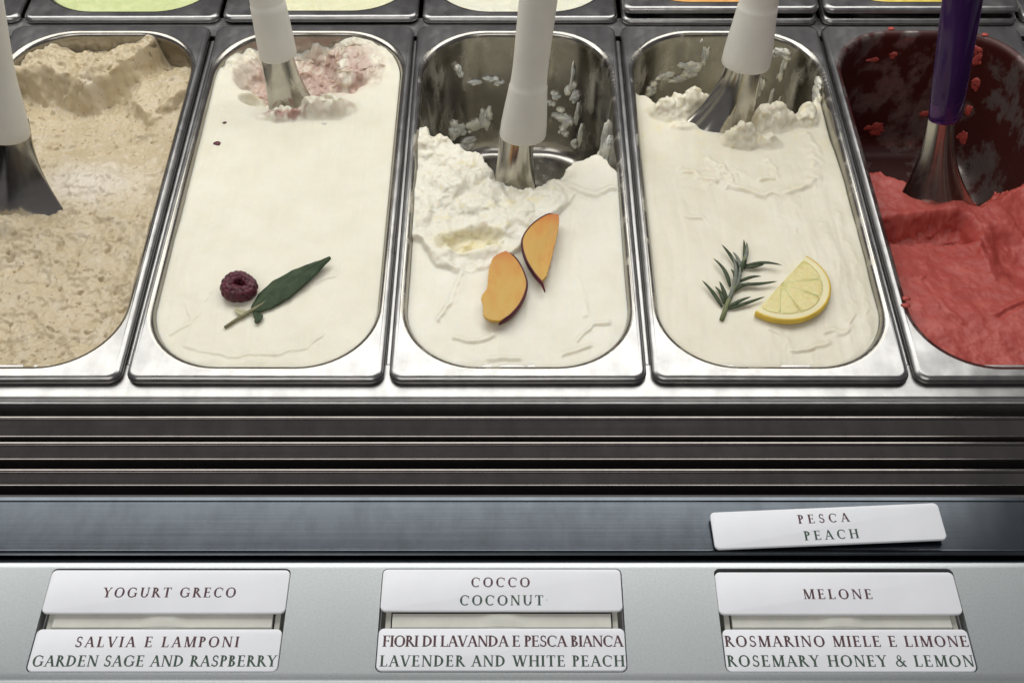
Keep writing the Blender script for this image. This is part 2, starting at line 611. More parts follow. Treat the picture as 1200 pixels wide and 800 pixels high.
panel = label_panel()
for c in SLOTX:
    w = SW - 0.0004
    # tray floor and two side rails below the plates
    tr = extrude_x('slot_tray', [(SY0 + 0.0003, PZ - 0.0072), (SY1 - 0.0003, PZ - 0.0072), (SY1 - 0.0003, PZ - 0.009), (SY0 + 0.0003, PZ - 0.009)], c - w, c + w, M_TRAY, panel, smooth=False)
    for s in (-1, 1):
        extrude_x('slot_rail', [(SY0 + 0.002, PZ - 0.0071), (SY0 + 0.002, PZ - 0.0040), (SY1 - 0.002, PZ - 0.0040), (SY1 - 0.002, PZ - 0.0071)], c + s * 0.0560 - 0.0013, c + s * 0.0560 + 0.0013, M_CLIP, panel, smooth=False)
    # spring clip between the plates, pinched in the middle
    n = 40
    top, bot = [], []
    v, f = [], []
    for i in range(n + 1):
        x = -0.0538 + 0.1076 * i / n
        bump = math.exp(-(x / 0.0085) ** 4)
        zt = PZ - 0.0019 + 0.0010 * bump
        ya, yb = -0.1770 - 0.0004 * bump, -0.1848
        v += [(c + x, ya, zt - 0.003), (c + x, ya, zt), (c + x, yb + 0.0008, zt), (c + x, yb, zt - 0.0009), (c + x, yb, zt - 0.003)]
    for i in range(n):
        for j in range(4):
            a = i * 5 + j
            f.append((a, a + 1, a + 6, a + 5))
    f.append((0, 1, 2, 3, 4))
    f.append(tuple(n * 5 + k for k in range(5)))
    from_py('slot_clip', v, f, M_CLIP, panel, False)

# ================================================================== pans
HW, YF, YB, RC = 0.0728, 0.0125, 0.3470, 0.049      # opening
DEPTH = 0.120


def pan_mesh():
    loops = []
    N_, M_ = 14, 6

    def outer(off, z):
        loops.append([(x, y, z) for x, y in rrect(-0.0810 + off, 0.0810 - off, off, 0.3596 - off, 0.0085 - off * 0.8, N_, M_)])

    def inner(off, z):
        loops.append([(x, y, z) for x, y in rrect(-HW + off, HW - off, YF + off, YB - off, RC - off * 0.6, N_, M_)])
    outer(0.0010, -0.0057)
    outer(0.0003, -0.0048)
    outer(0.0000, -0.0040)
    outer(0.0001, -0.0030)
    outer(0.0007, -0.0017)
    outer(0.0016, -0.0007)
    outer(0.0028, -0.0001)
    outer(0.0037, 0.0)
    outer(0.0041, 0.0)
    inner(-0.0044, 0.0)
    inner(-0.0040, 0.0)
    inner(-0.0030, -0.00025)
    inner(-0.0020, -0.0008)
    inner(-0.0012, -0.0016)
    inner(-0.0006, -0.0028)
    inner(-0.0002, -0.0044)
    inner(0.0000, -0.0065)
    inner(0.0001, -0.0090)
    inner(0.0015, -0.040)
    inner(0.0046, -0.100)
    inner(0.0058, -0.1100)
    inner(0.0088, -0.1160)
    inner(0.0135, -0.1190)
    inner(0.0190, -0.1200)
    v, f = loft(loops, True, False, True)
    return v, f


PV, PF = pan_mesh()
NR = len(PV) // 24
nring = NR
rim_faces = [fc for fc in PF if max(fc) < nring * 10 and len(fc) == 4]
bas_faces = [fc for fc in PF if not (max(fc) < nring * 10 and len(fc) == 4)]


def make_pan():
    root = empty('gelato_pan')
    rim = from_py('rim', PV[:nring * 10], rim_faces, M_PAN, root)
    off = nring * 9
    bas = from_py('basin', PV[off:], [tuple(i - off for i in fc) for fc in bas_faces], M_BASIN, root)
    for o in (rim, bas):
        bm = bmesh.new()
        bm.from_mesh(o.data)
        bmesh.ops.recalc_face_normals(bm, faces=bm.faces[:])
        up = sum(fc.normal.z for fc in bm.faces)
        if up < 0:
            bmesh.ops.reverse_faces(bm, faces=bm.faces[:])
        bm.to_mesh(o.data)
        bm.free()
        s = o.modifiers.new('sheet', 'SOLIDIFY')
        s.use_rim = False
        s.thickness = 0.0007
        s.offset = -1
    return root


def copy_tree(o, parent=None):
    c = o.copy()
    COL.objects.link(c)
    c.parent = parent
    for ch in list(o.children):
        copy_tree(ch, c)
    return c


proto = make_pan()
FRONT = [(-2, 'steel pan of tan hazelnut gelato'), (-1, 'steel pan of cream gelato garnished with raspberry and sage leaf'),
         (0, 'half emptied steel pan of white gelato garnished with peach slices'),
         (1, 'steel pan of cream gelato garnished with rosemary and half lemon slice'),
         (2, 'steel pan of red sorbet with bare stained back wall')]
for i, (k, lab) in enumerate(FRONT):
    p = proto if i == 0 else copy_tree(proto)
    p.location = (0.165 * k, 0, 0)
    p.rotation_euler.z = R((0.12, -0.1, 0.05, -0.12, 0.1)[i])
    tag(p, lab, 'gelato pan', 'front row of gelato pans')
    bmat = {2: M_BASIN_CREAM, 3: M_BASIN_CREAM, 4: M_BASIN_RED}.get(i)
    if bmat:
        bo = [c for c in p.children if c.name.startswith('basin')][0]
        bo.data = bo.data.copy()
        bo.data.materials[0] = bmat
BACK = [(-3, 0.000, G_WHITE, 'rear row steel pan beside the pistachio pan, at the row end', 'white', 0),
        (-2, 0.000, G_GREEN, 'rear row steel pan of pale green gelato', 'pale green', 0),
        (-1, 0.001, G_CREAM, 'rear row steel pan of pale cream gelato behind the sage garnished pan', 'cream', 0),
        (0, 0.000, G_WHITE, 'rear row steel pan of whitish gelato behind the peach garnished pan', 'whitish', 0),
        (1, 0.0095, G_ORANGE, 'rear row steel pan of orange gelato, nested in an empty pan', 'orange', 1),
        (2, 0.0095, G_YELLOW, 'rear row steel pan of yellow gelato, nested in an empty pan', 'yellow', 1),
        (3, 0.000, G_CREAM, 'rear row steel pan beside the yellow gelato, at the row end', 'cream', 0)]
for (k, dz, gm, lab, cn, nest) in BACK:
    p = copy_tree(proto)
    p.location = (0.165 * k + 0.003, 0.3675, dz)
    tag(p, lab, 'gelato pan', 'rear row of gelato pans')
    if nest:
        q = copy_tree(proto)
        q.location = (0.165 * k + 0.003, 0.3650, 0.0)
        tag(q, 'empty steel pan nested under the rear pan of %s gelato' % cn, 'gelato pan', 'rear row of gelato pans')


# ================================================================== gelato
def half_width(y, inset=-0.0002):
    r = RC
    hw = HW - inset
    d = np.zeros_like(y)
    yf, yb = YF + inset, YB - inset
    c1 = np.clip((yf + r) - y, 0, r)
    c2 = np.clip(y - (yb - r), 0, r)
    c = np.maximum(c1, c2)
    return hw - r + np.sqrt(np.maximum(r * r - c * c, 0))


def gelato(name, cx, height, material, nx=190, ny=380, parent_loc=(0, 0, 0), rough_amp=0.0016, ripple=None):
    """height field fitted to the pan, with a skirt down its sides; height(x,y) -> z, roughness mask"""
    inset = -0.0002
    yf, yb = YF + inset, YB - inset
    t = np.linspace(0, 1, ny + 1)
    tt = 0.5 - 0.5 * np.cos(np.pi * t)
    ys = yf + (yb - yf) * (0.35 * tt + 0.65 * t)
    s = np.linspace(-1, 1, nx + 1)
    Y, S = np.meshgrid(ys, s, indexing='ij')
    X = half_width(Y) * S
    Z, rm = height(X, Y)
    Z = np.maximum(Z, -0.1215)
    edge = np.minimum.reduce([1 - np.abs(S), (Y - yf) / HW, (yb - Y) / HW])
    em = sstep(0.0, 0.06, edge)
    # rough lumps also push sideways, so that crumbs overhang
    QY = Y * 0.7 + Z * 1.3
    wx = fbm(X, QY, 120, 4, 91) * rough_amp * rm * em
    wy = fbm(X, QY, 120, 4, 97) * 1.6 * rough_amp * rm * em
    rip = ripple(X, Y) if ripple else np.zeros_like(X)
    # the pan narrows downwards
    dz = np.clip(-Z, 0, 0.12)
    ins = 0.0046 * dz / 0.10 + 0.02 * np.clip(dz - 0.105, 0, 1)
    ym = 0.5 * (yf + yb)
    X2 = X * (1 - ins / HW) + wx
    Y2 = ym + (Y - ym) * (1 - ins / (0.5 * (yb - yf))) + wy
    n1 = nx + 1
    V = np.stack([X2, Y2, Z], -1).reshape(-1, 3)
    idx = np.arange((ny + 1) * n1).reshape(ny + 1, n1)
    q = np.stack([idx[:-1, :-1], idx[:-1, 1:], idx[1:, 1:], idx[1:, :-1]], -1).reshape(-1, 4)
    zmax = Z.reshape(-1)[q].max(1)
    q = q[zmax > -0.1202]
    # skirt
    ring = np.concatenate([idx[0, :], idx[1:, -1], idx[-1, -2::-1], idx[-2:0:-1, 0]])
    sk = V[ring].copy()
    dd = np.clip(-sk[:, 2], 0, 0.12)
    sk[:, 2] = np.minimum(sk[:, 2] - 0.004, -0.06)
    add = 0.0046 * np.clip(-sk[:, 2] - dd, 0, 0.12) / 0.10
    sk[:, 0] *= 1 - add / HW
    sk[:, 1] = ym + (sk[:, 1] - ym) * (1 - add / (0.5 * (yb - yf)))
    b = len(V)
    V = np.concatenate([V, sk])
    m = len(ring)
    k = np.arange(m)
    kk = (k + 1) % m
    sq = np.stack([ring[k], b + k, b + kk, ring[kk]], -1)
    F = np.concatenate([q, sq]).astype(np.int32)
    me = bpy.data.meshes.new(name)
    me.vertices.add(len(V))
    me.vertices.foreach_set('co', V.astype(np.float32).ravel())
    me.loops.add(F.size)
    me.loops.foreach_set('vertex_index', F.ravel())
    me.polygons.add(len(F))
    me.polygons.foreach_set('loop_start', np.arange(0, F.size, 4, dtype=np.int32))
    me.polygons.foreach_set('loop_total', np.full(len(F), 4, dtype=np.int32))
    me.update(calc_edges=True)
    me.validate()
    me.polygons.foreach_set('use_smooth', [True] * len(me.polygons))
    at = me.attributes.new('ripple', 'FLOAT', 'POINT')
    rv = np.concatenate([rip.ravel(), np.zeros(m)]).astype(np.float32)
    if len(at.data) == len(rv):
        at.data.foreach_set('value', rv)
    o = link(name, me, material)
    o.location = (cx + parent_loc[0], parent_loc[1], parent_loc[2])
    return o


def wall_smear(parent, gm, x, z, w, h, th, seed, side=None):
    """flat clot of ice cream stuck on the pan's back wall (or side wall at depth y)"""
    dzz = -z
    ins = 0.0046 * dzz / 0.10
    hw, yb, r = HW - ins, YB - ins, RC - ins * 0.6
    if side is None:
        ax = abs(x)
        c = max(0.0, min(ax - (hw - r), r * 0.999))
        y = yb - r + math.sqrt(r * r - c * c)
        nrm = Vector((-math.copysign(c / r, x) if c > 0 else 0, -math.sqrt(1 - (c / r) ** 2), 0.06))
        p = Vector((x, y, z))
    else:
        p = Vector((math.copysign(hw, x), side, z))
        nrm = Vector((-math.copysign(1, x), 0, 0.06))
    nrm.normalize()
    t = Vector((0, 0, 1)).cross(nrm).normalized()
    u = nrm.cross(t)
    bm = bmesh.new()
    rr = random.Random(int(seed * 10))
    for q in range(rr.randint(5, 8)):
        ca, cb = rr.gauss(0, 0.40), rr.gauss(0, 0.40)
        k0 = rr.choice((0.18, 0.30, 0.45, 0.60, 0.75))
        res = bmesh.ops.create_icosphere(bm, subdivisions=2 if k0 < 0.3 else 3, radius=1)
        for v in res['verts']:
            c = v.co
            ang = Vector((c.x * 1.5 + seed + q * 5.3, c.y * 1.5, c.z * 1.5 - seed))
            k = max(0.3, 1 + 0.5 * mnoise.noise(ang) + 0.3 * mnoise.noise(ang * 2.7) + 0.16 * mnoise.noise(ang * 6))
            v.co = p + t * ((ca + c.x * k0 * k) * w) + u * ((cb + c.y * k0 * k) * h) + nrm * (c.z * th * (0.4 + 0.9 * k) * (0.6 + k0) + th * 0.1)
    return from_bm('smear', bm, gm, parent)


def wrinkle(x, y, pts, h, w, seed=0, amp=0.0015):
    wx = x + amp * fbm(x, y, 70, 2, seed)
    wy = y + amp * fbm(x, y, 70, 2, seed + 9)
    d = seg_dist(wx, wy, pts)
    return h * np.exp(-(d / w) ** 2)


def fold(x, y, pts, h, w, seed=0, amp=0.0015):
    """a smoothed-over overlap: sharp on one side, long on the other"""
    return wrinkle(x, y, pts, h, w, seed, amp) - wrinkle(x, y + 0.0016, pts, h * 0.9, w * 0.8, seed, amp)


def smooth_base(x, y, seed, lvl, lo=0.0009, streak=0.00030):
    z = lvl + lo * fbm(x, y, 16, 3, seed)
    z = z + streak * fbm(x + 0.004 * perlin(x * 20, y * 14, seed + 8), y * 0.10, 110, 3, seed + 3)                    # pulled lengthways by the palette knife
    z = z + (0.00025 if streak > 0.0002 else 0.0001) * fbm(x, y, 60, 3, seed + 5)
    e = np.minimum.reduce([half_width(y) - np.abs(x), y - YF, YB - y])
    z = z - 0.0004 * np.exp(-(e / 0.0035) ** 2)
    return z


# ---- sage and raspberry
def h_sage(x, y):
    z = smooth_base(x, y, 11, -0.0045)
    rn = fbm(x, y, 42, 4, 21)
    # scooped hollow at the back
    d = ell(x, y, -0.006, 0.311, 0.064, 0.046) + 0.20 * rn
    hol = 1 - sstep(0.55, 1.02, d)
    cl = billow(x, y, 85, 3)
    cl2 = billow(x, y, 210, 8)
    z = z - hol * (0.026 + 0.005 * rn) + hol * (0.0060 * cl + 0.0022 * cl2)
    # back right shelf left standing with crumbly top
    sh = sstep(0.010, 0.028, x + 0.006 * rn) * sstep(0.297, 0.312, y + 0.006 * rn) * sstep(-0.2, 0.3, 1.1 - ell(x, y, 0.032, 0.326, 0.036, 0.026))
    z = z + sh * (0.016 * hol + 0.0012 * cl2 + 0.0015 * cl)
    # cut left lip, slightly raised
    z = z + 0.003 * np.exp(-((ell(x, y, -0.052, 0.281, 0.020, 0.010, -20)) ** 2) * 1.5)
    hole = 1 - sstep(0.6, 1.1, ell(x, y, -0.034, 0.270, 0.018, 0.007, -10) + 0.2 * rn)
    z = z - 0.010 * hole
    # heap pushed up in front of the spatula
    hp = 1 - sstep(0.25, 1.0, ell(x, y, 0.022, 0.2590, 0.027, 0.0125, 6) + 0.2 * rn)
    z = z + hp * (0.0050 + 0.0080 * cl + 0.0025 * cl2)
    cr = 1 - sstep(0.3, 1.0, ell(x, y, -0.012, 0.2515, 0.024, 0.0070, 4) + 0.2 * rn)
    z = z + cr * (0.0035 + 0.005 * cl2)
    for pts, h, w, sd in (([(-0.062, 0.262), (-0.060, 0.23), (-0.066, 0.18)], 0.0008, 0.0012, 1), ([(0.010, 0.024), (0.030, 0.028), (0.040, 0.040), (0.043, 0.055)], 0.0005, 0.0015, 2),
                          ([(-0.060, 0.040), (-0.045, 0.055), (-0.040, 0.075)], 0.0006, 0.0013, 3), ([(-0.050, 0.030), (-0.020, 0.022), (0.01, 0.024)], 0.0004, 0.0014, 4),
                          ([(0.030, 0.085), (0.042, 0.090), (0.050, 0.105)], 0.0005, 0.0014, 5), ([(-0.062, 0.11), (-0.058, 0.08), (-0.05, 0.05)], 0.0005, 0.0010, 7),
                          ([(0.022, 0.135), (0.028, 0.17), (0.030, 0.22)], 0.0004, 0.0012, 8)):
        z = z + fold(x, y, pts, h, w, sd)
    rm = np.clip(hol + sh + hp + cr, 0, 1)
    return z, rm


def r_sage(x, y):
    rn = fbm(x, y, 55, 4, 33)
    d = ell(x, y, 0.000, 0.309, 0.056, 0.036) + 0.15 * rn
    a = (1 - sstep(0.7, 1.25, d)) * sstep(-0.95, 0.10, rn) * 0.80
    c = (1 - sstep(0.5, 1.1, ell(x, y, -0.012, 0.2515, 0.024, 0.0070, 4))) * sstep(-0.4, 0.3, fbm(x, y, 120, 3, 44)) * 1.0
    h = (1 - sstep(0.2, 1.0, ell(x, y, 0.020, 0.259, 0.030, 0.014, 6))) * sstep(-0.2, 0.5, fbm(x, y, 110, 3, 47)) * 0.5
    return np.clip(a + c + h, 0, 1)


g_sage = gelato('gelato', -0.165, h_sage, G_SAGE, ripple=r_sage)
tag(g_sage, 'smoothed cream gelato with a pink raspberry rippled hollow, under the raspberry and sage leaf', 'gelato', 'gelato in the front pans')

# ---- lavender and white peach (scooped out behind)
CX3 = np.array([-0.075, -0.0703, -0.055, -0.0387, -0.0200, -0.0040, 0.0117, 0.0260, 0.0430, 0.0600, 0.0690, 0.075])
CY3 = np.array([0.236, 0.2330, 0.2225, 0.2110, 0.1930, 0.1720, 0.1690, 0.1830, 0.2000, 0.2060, 0.1950, 0.190])
EX3 = np.array([-0.075, -0.0650, -0.0560, -0.0443, -0.0250, -0.0060, 0.0080, 0.0203, 0.0328, 0.0480, 0.075])
EY3 = np.array([0.124, 0.1140, 0.1010, 0.0945, 0.0965, 0.1060, 0.1180, 0.1360, 0.1500, 0.176, 0.205])


def h_lav(x, y):
    rn = fbm(x, y, 45, 4, 61)
    rf = fbm(x, y, 130, 3, 66)
    z = smooth_base(x, y, 31, -0.0055)
    yc = np.interp(x, CX3, CY3) + 0.004 * rn + 0.0015 * rf
    ye = np.interp(x, EX3, EY3) + 0.0035 * rn + 0.0012 * rf
    cl = billow(x, y, 62, 13)
    cl2 = billow(x, y, 150, 18)
    cl3 = fbm(x, y, 240, 3, 19)
    fl = sstep(-0.0005, 0.0035, y - ye) * (1 - sstep(0.030, 0.046, x))
    deep = sstep(0.0, 0.05, y - ye)
    crumb = sstep(-0.2, 0.5, rn + 0.25 + 6 * (y - ye - 0.01) * 0)
    z = z + fl * (0.0032 + (0.0054 * cl + 0.0018 * cl2 + 0.0004 * cl3) * (0.25 + 0.75 * deep) * sstep(-0.7, 0.5, fbm(x, y, 34, 2, 64)) + 0.0026 * rn)
    # hollow dug in the whipped layer
    d = ell(x, y, -0.034, 0.1215, 0.025, 0.0105, 4) + 0.16 * rn
    pit = 1 - sstep(0.55, 1.1, d)
    z = z - pit * (0.0080 + 0.004 * cl * fl)
    # broad bank on the right, sliding up to the rear
    rb = sstep(0.030, 0.048, x) * sstep(0.10, 0.20, y)
    z = z + rb * 0.0030
    z = z + fold(x, y, [(0.028, 0.178), (0.045, 0.170), (0.058, 0.166), (0.070, 0.172)], 0.0022, 0.0030, 6)
    # long ridge beside the peach, and folds in front
    for pts, h, w, sd in (([(0.040, 0.150), (0.0395, 0.090), (0.045, 0.055)], 0.0012, 0.0022, 1), ([(-0.037, 0.092), (-0.043, 0.070), (-0.052, 0.052)], 0.0018, 0.0020, 2),
                          ([(-0.040, 0.036), (-0.025, 0.034), (-0.016, 0.039)], 0.0011, 0.0018, 3), ([(0.030, 0.024), (0.046, 0.030)], 0.0010, 0.0020, 4), ([(-0.018, 0.020), (0.000, 0.021)], 0.0010, 0.0020, 5),
                          ([(0.040, 0.036), (0.05, 0.048), (0.06, 0.05)], 0.0010, 0.0016, 7)):
        z = z + fold(x, y, pts, h, w, sd) + wrinkle(x, y, pts, h * 0.3, w * 1.5, sd)
    # fall into the empty back of the pan
    over = np.clip(y - yc, 0, 1)
    back = sstep(-0.016, 0.0, y - yc)
    z = z - back * 0.0050 * sstep(-0.01, 0.02, x + 0.03) * (1 - sstep(0.03, 0.05, x))
    z = z - over * (2.6 + 0.9 * rn) - 0.004 * sstep(0, 0.004, over) * (1 - cl)
    # clot left on the pan floor
    cdot = 1 - sstep(0.5, 1.0, ell(x, y, 0.024, 0.232, 0.014, 0.022) + 0.2 * rn)
    z = np.maximum(z, -0.126 + cdot * (0.024 + 0.010 * cl))
    rm = np.clip(fl * (0.4 + 0.6 * deep) + sstep(0, 0.004, over) + 0.3 * pit, 0, 1)
    return z, rm


def r_lav(x, y):
    d = ell(x, y, -0.034, 0.1215, 0.028, 0.013, 4)
    a = (1 - sstep(0.5, 1.1, d)) * 0.55
    b = sstep(0.35, 0.9, fbm(x, y, 110, 3, 73)) * sstep(0.10, 0.13, y) * (1 - sstep(0.02, 0.04, x)) * 0.45
    return np.clip(a + b, 0, 1)


g_lav = gelato('gelato', 0.0, h_lav, G_LAV, nx=210, ny=420, rough_amp=0.0010, ripple=r_lav)
tag(g_lav, 'white gelato with a whipped crumbly layer and scooped out back, under two peach slices', 'gelato', 'gelato in the front pans')
S3 = [(-0.052, -0.088, 0.009, 0.010), (-0.040, -0.094, 0.012, 0.010), (-0.028, -0.084, 0.006, 0.012), (-0.044, -0.106, 0.013, 0.006), (-0.034, -0.046, 0.008, 0.0028), (-0.022, -0.043, 0.006, 0.0022), (-0.014, -0.047, 0.005, 0.002),
      (0.046, -0.047, 0.0045, 0.0065), (0.050, -0.056, 0.004, 0.006), (0.034, -0.060, 0.0042, 0.003), (0.029, -0.068, 0.003, 0.003), (0.038, -0.078, 0.009, 0.0055), (0.044, -0.084, 0.008, 0.006), (0.040, -0.094, 0.004, 0.005),
      (0.052, -0.072, 0.002, 0.014), (0.056, -0.090, 0.002, 0.012), (0.052, -0.104, 0.003, 0.005), (-0.048, -0.030, 0.003, 0.005), (0.047, -0.030, 0.0016, 0.012)]
for i, (x, z, w, h) in enumerate(S3):
    wall_smear(g_lav, G_LAV, x, z, w, h, 0.0020, i * 3.1)
for i, (y, z, w, h) in enumerate([(0.262, -0.040, 0.004, 0.020), (0.270, -0.070, 0.006, 0.018), (0.245, -0.030, 0.006, 0.016), (0.285, -0.085, 0.005, 0.012), (0.252, -0.060, 0.008, 0.020)]):
    wall_smear(g_lav, G_LAV, 0.07, z, w, h, 0.0022, 40 + i * 2.3, side=y)

# ---- rosemary, honey and lemon
CX4 = np.array([-0.075, -0.066, -0.056, -0.036, -0.018, 0.000, 0.014, 0.028, 0.050, 0.062, 0.075])
CY4 = np.array([0.292, 0.285, 0.274, 0.282, 0.272, 0.258, 0.255, 0.262, 0.258, 0.266, 0.290])


def h_ros(x, y):
    rn = fbm(x, y, 45, 4, 81)
    z = smooth_base(x, y, 41, -0.0055)
    z = z - 0.006 * sstep(0.17, 0.25, y)
    cl = billow(x, y, 85, 23)
    cl2 = billow(x, y, 190, 28)
    yc = np.interp(x, CX4, CY4) + 0.004 * rn
    lump = 0
    for (a, b, rx, ry, hh) in ((-0.050, 0.264, 0.018, 0.013, 0.012), (-0.030, 0.268, 0.022, 0.014, 0.017), (0.006, 0.2300, 0.018, 0.012, 0.017), (0.024, 0.228, 0.014, 0.009, 0.008),
                               (0.030, 0.252, 0.024, 0.015, 0.016), (0.058, 0.260, 0.014, 0.016, 0.012), (-0.038, 0.248, 0.018, 0.006, 0.003)):
        m = 1 - sstep(0.2, 1.0, ell(x, y, a, b, rx, ry) + 0.22 * rn)
        lump = np.maximum(lump, m * hh * (0.40 + 0.60 * cl + 0.18 * cl2))
    z = z + lump
    # ripples dragged by the spatula
    rip = 0
    for pts, h, w, sd in (([(0.055, 0.237), (0.0580, 0.215), (0.052, 0.186), (0.035, 0.170), (0.012, 0.166), (-0.012, 0.176)], 0.0030, 0.0030, 1),
                          ([(0.020, 0.205), (0.024, 0.195), (0.022, 0.186), (0.012, 0.184)], 0.0022, 0.0022, 2), ([(-0.045, 0.196), (-0.032, 0.188), (-0.025, 0.178)], 0.0022, 0.0022, 3),
                          ([(-0.022, 0.206), (-0.016, 0.196), (-0.020, 0.182)], 0.0020, 0.0022, 4), ([(-0.014, 0.196), (-0.010, 0.182)], 0.0020, 0.0018, 5),
                          ([(-0.046, 0.146), (-0.034, 0.142)], 0.0010, 0.0014, 6), ([(0.012, 0.026), (0.026, 0.028), (0.034, 0.036)], 0.0013, 0.0017, 7), ([(0.036, 0.040), (0.050, 0.044), (0.056, 0.056)], 0.0012, 0.0016, 8),
                          ([(0.055, 0.06), (0.056, 0.10), (0.050, 0.14)], 0.0008, 0.0018, 9), ([(0.030, 0.13), (0.034, 0.16)], 0.0005, 0.0014, 10), ([(0.064, 0.04), (0.066, 0.10), (0.062, 0.15)], 0.0006, 0.0014, 11),
                          ([(0.0, 0.045), (0.010, 0.030)], 0.0006, 0.0012, 12)):
        z = z + fold(x, y, pts, h * 0.75, w * 1.15, sd, 0.003) + wrinkle(x, y, pts, h * 0.35, w * 1.8, sd, 0.003)
    spread = (1 - sstep(0.4, 1.0, ell(x, y, -0.020, 0.190, 0.036, 0.018, 8)))
    z = z + spread * 0.0009 * (0.4 + fbm(x, y, 150, 3, 88))
    over = np.clip(y - yc, 0, 1)
    z = z - over * (2.2 + 0.8 * rn) - 0.004 * sstep(0, 0.004, over) * (1 - cl)
    z = np.maximum(z, -0.126 + 0 * x)
    rm = np.clip(sstep(0.0005, 0.003, lump) + sstep(0, 0.004, over), 0, 1)
    return z, rm


def r_ros(x, y):
    b = sstep(0.25, 0.8, fbm(x, y, 95, 3, 93)) * sstep(0.20, 0.25, y) * 0.5
    return np.clip(b, 0, 1)


g_ros = gelato('gelato', 0.165, h_ros, G_ROS, rough_amp=0.0012, ripple=r_ros)
tag(g_ros, 'cream gelato with dragged ripples and crumbly rear edge, under the rosemary and lemon', 'gelato', 'gelato in the front pans')
S4 = [(-0.040, -0.038, 0.010, 0.005), (-0.052, -0.046, 0.005, 0.005), (-0.026, -0.030, 0.006, 0.004), (-0.018, -0.034, 0.008, 0.006), (-0.010, -0.022, 0.003, 0.010), (0.030, -0.024, 0.008, 0.014), (0.036, -0.036, 0.006, 0.014), (0.042, -0.016, 0.008, 0.004), (0.040, -0.052, 0.003, 0.010),
      (0.052, -0.012, 0.007, 0.004), (0.055, -0.026, 0.003, 0.010), (0.050, -0.060, 0.0016, 0.016), (0.056, -0.070, 0.0014, 0.016), (-0.014, -0.006, 0.0015, 0.0015), (0.024, -0.044, 0.005, 0.006), (-0.030, -0.044, 0.008, 0.003)]
for i, (x, z, w, h) in enumerate(S4):
    wall_smear(g_ros, G_ROS, x, z, w, h, 0.0013, 80 + i * 3.7)
for i, (y, z, w, h) in enumerate([(0.288, -0.016, 0.010, 0.010), (0.275, -0.030, 0.006, 0.018), (0.292, -0.006, 0.008, 0.003)]):
    wall_smear(g_ros, G_ROS, 0.07, z, w, h, 0.0014, 60 + i * 2.3, side=y)

# ---- red sorbet
CX5 = np.array([-0.075, -0.052, -0.036, -0.012, 0.010, 0.028, 0.050, 0.075])
CY5 = np.array([0.205, 0.200, 0.192, 0.186, 0.172, 0.184, 0.198, 0.212])


def h_red(x, y):
    rn = fbm(x, y, 40, 4, 121)
    z = smooth_base(x, y, 51, -0.0085, 0.002, 0.00008) - 0.014 * sstep(0.05, 0.17, y) + 0.0007 * fbm(x, y, 90, 3, 131)
    cl = billow(x, y, 110, 33)
    cl2 = billow(x, y, 290, 38)
    yc = np.interp(x, CX5, CY5) + 0.004 * rn
    # slab cut behind: a trench with an overhanging front
    tr = sstep(0.0, 0.003, y - (0.1330 + 0.010 * (x + 0.05) + 0.003 * rn)) * (1 - sstep(0.0, 0.010, y - (0.150 + 0.16 * (x + 0.055) + 0.002 * rn))) * (1 - sstep(-0.012, 0.002, x + 0.004 * rn))
    z = z - tr * 0.015
    top = sstep(0.0, 0.006, y - (0.150 + 0.16 * (x + 0.055))) * (1 - sstep(-0.012, 0.004, x))
    z = z + top * 0.004
    # big smooth scoop marks
    for (a, b, rx, ry, dp, an) in ((0.026, 0.112, 0.034, 0.046, 0.012, 20), (0.050, 0.165, 0.030, 0.030, 0.006, 0)):
        d = ell(x, y, a, b, rx, ry, an) + 0.12 * rn
        z = z - dp * (1 - sstep(0.2, 1.0, d))
    z = z + 0.0035 * (1 - sstep(0.3, 1.0, ell(x, y, 0.000, 0.126, 0.012, 0.035, -12) + 0.3 * rn)) * (0.4 + cl)
    z = z + fold(x, y, [(-0.052, 0.095), (-0.048, 0.070), (-0.040, 0.052)], 0.002, 0.0025, 4) + fold(x, y, [(-0.012, 0.060), (0.010, 0.072), (0.040, 0.066)], 0.0025, 0.003, 5)
    z = z + 0.0050 * np.exp(-ell(x, y, -0.022, 0.158, 0.030, 0.008) ** 2) * (0.6 + 0.5 * cl)
    rough = sstep(0.0, 0.5, rn + 0.1)
    z = z + rough * 0.0004 * cl2
    over = np.clip(y - yc, 0, 1)
    z = z - over * (1.7 + 0.8 * rn) - 0.004 * sstep(0, 0.004, over) * (1 - cl)
    z = np.maximum(z, -0.126)
    return z, np.clip(0.35 * rough + sstep(0, 0.004, over) + tr, 0, 1)


def r_red(x, y):
    return sstep(0.2, 0.9, fbm(x, y, 70, 4, 141) + 0.5 * (1 - sstep(0.03, 0.09, y))) * 0.30


g_red = gelato('gelato', 0.33, h_red, G_RED, rough_amp=0.0016, ripple=r_red)
tag(g_red, 'red berry sorbet with a cut trench and scoop marks', 'gelato', 'gelato in the front pans')
S5 = [(0.046, -0.012, 0.006, 0.005), (0.050, -0.020, 0.004, 0.007), (0.024, -0.034, 0.004, 0.003), (0.032, -0.030, 0.003, 0.003), (0.036, -0.044, 0.006, 0.003), (0.052, -0.040, 0.005, 0.006), (-0.034, -0.024, 0.005, 0.002), (-0.020, -0.020, 0.003, 0.003),
      (-0.018, -0.098, 0.008, 0.006), (0.040, -0.075, 0.005, 0.004), (0.054, -0.066, 0.004, 0.007), (0.028, -0.080, 0.008, 0.004), (0.020, -0.018, 0.0018, 0.0022), (0.056, -0.092, 0.006, 0.008)]
for i, (x, z, w, h) in enumerate(S5):
    wall_smear(g_red, G_RED, x, z, w, h, 0.0006, 120 + i * 3.7)
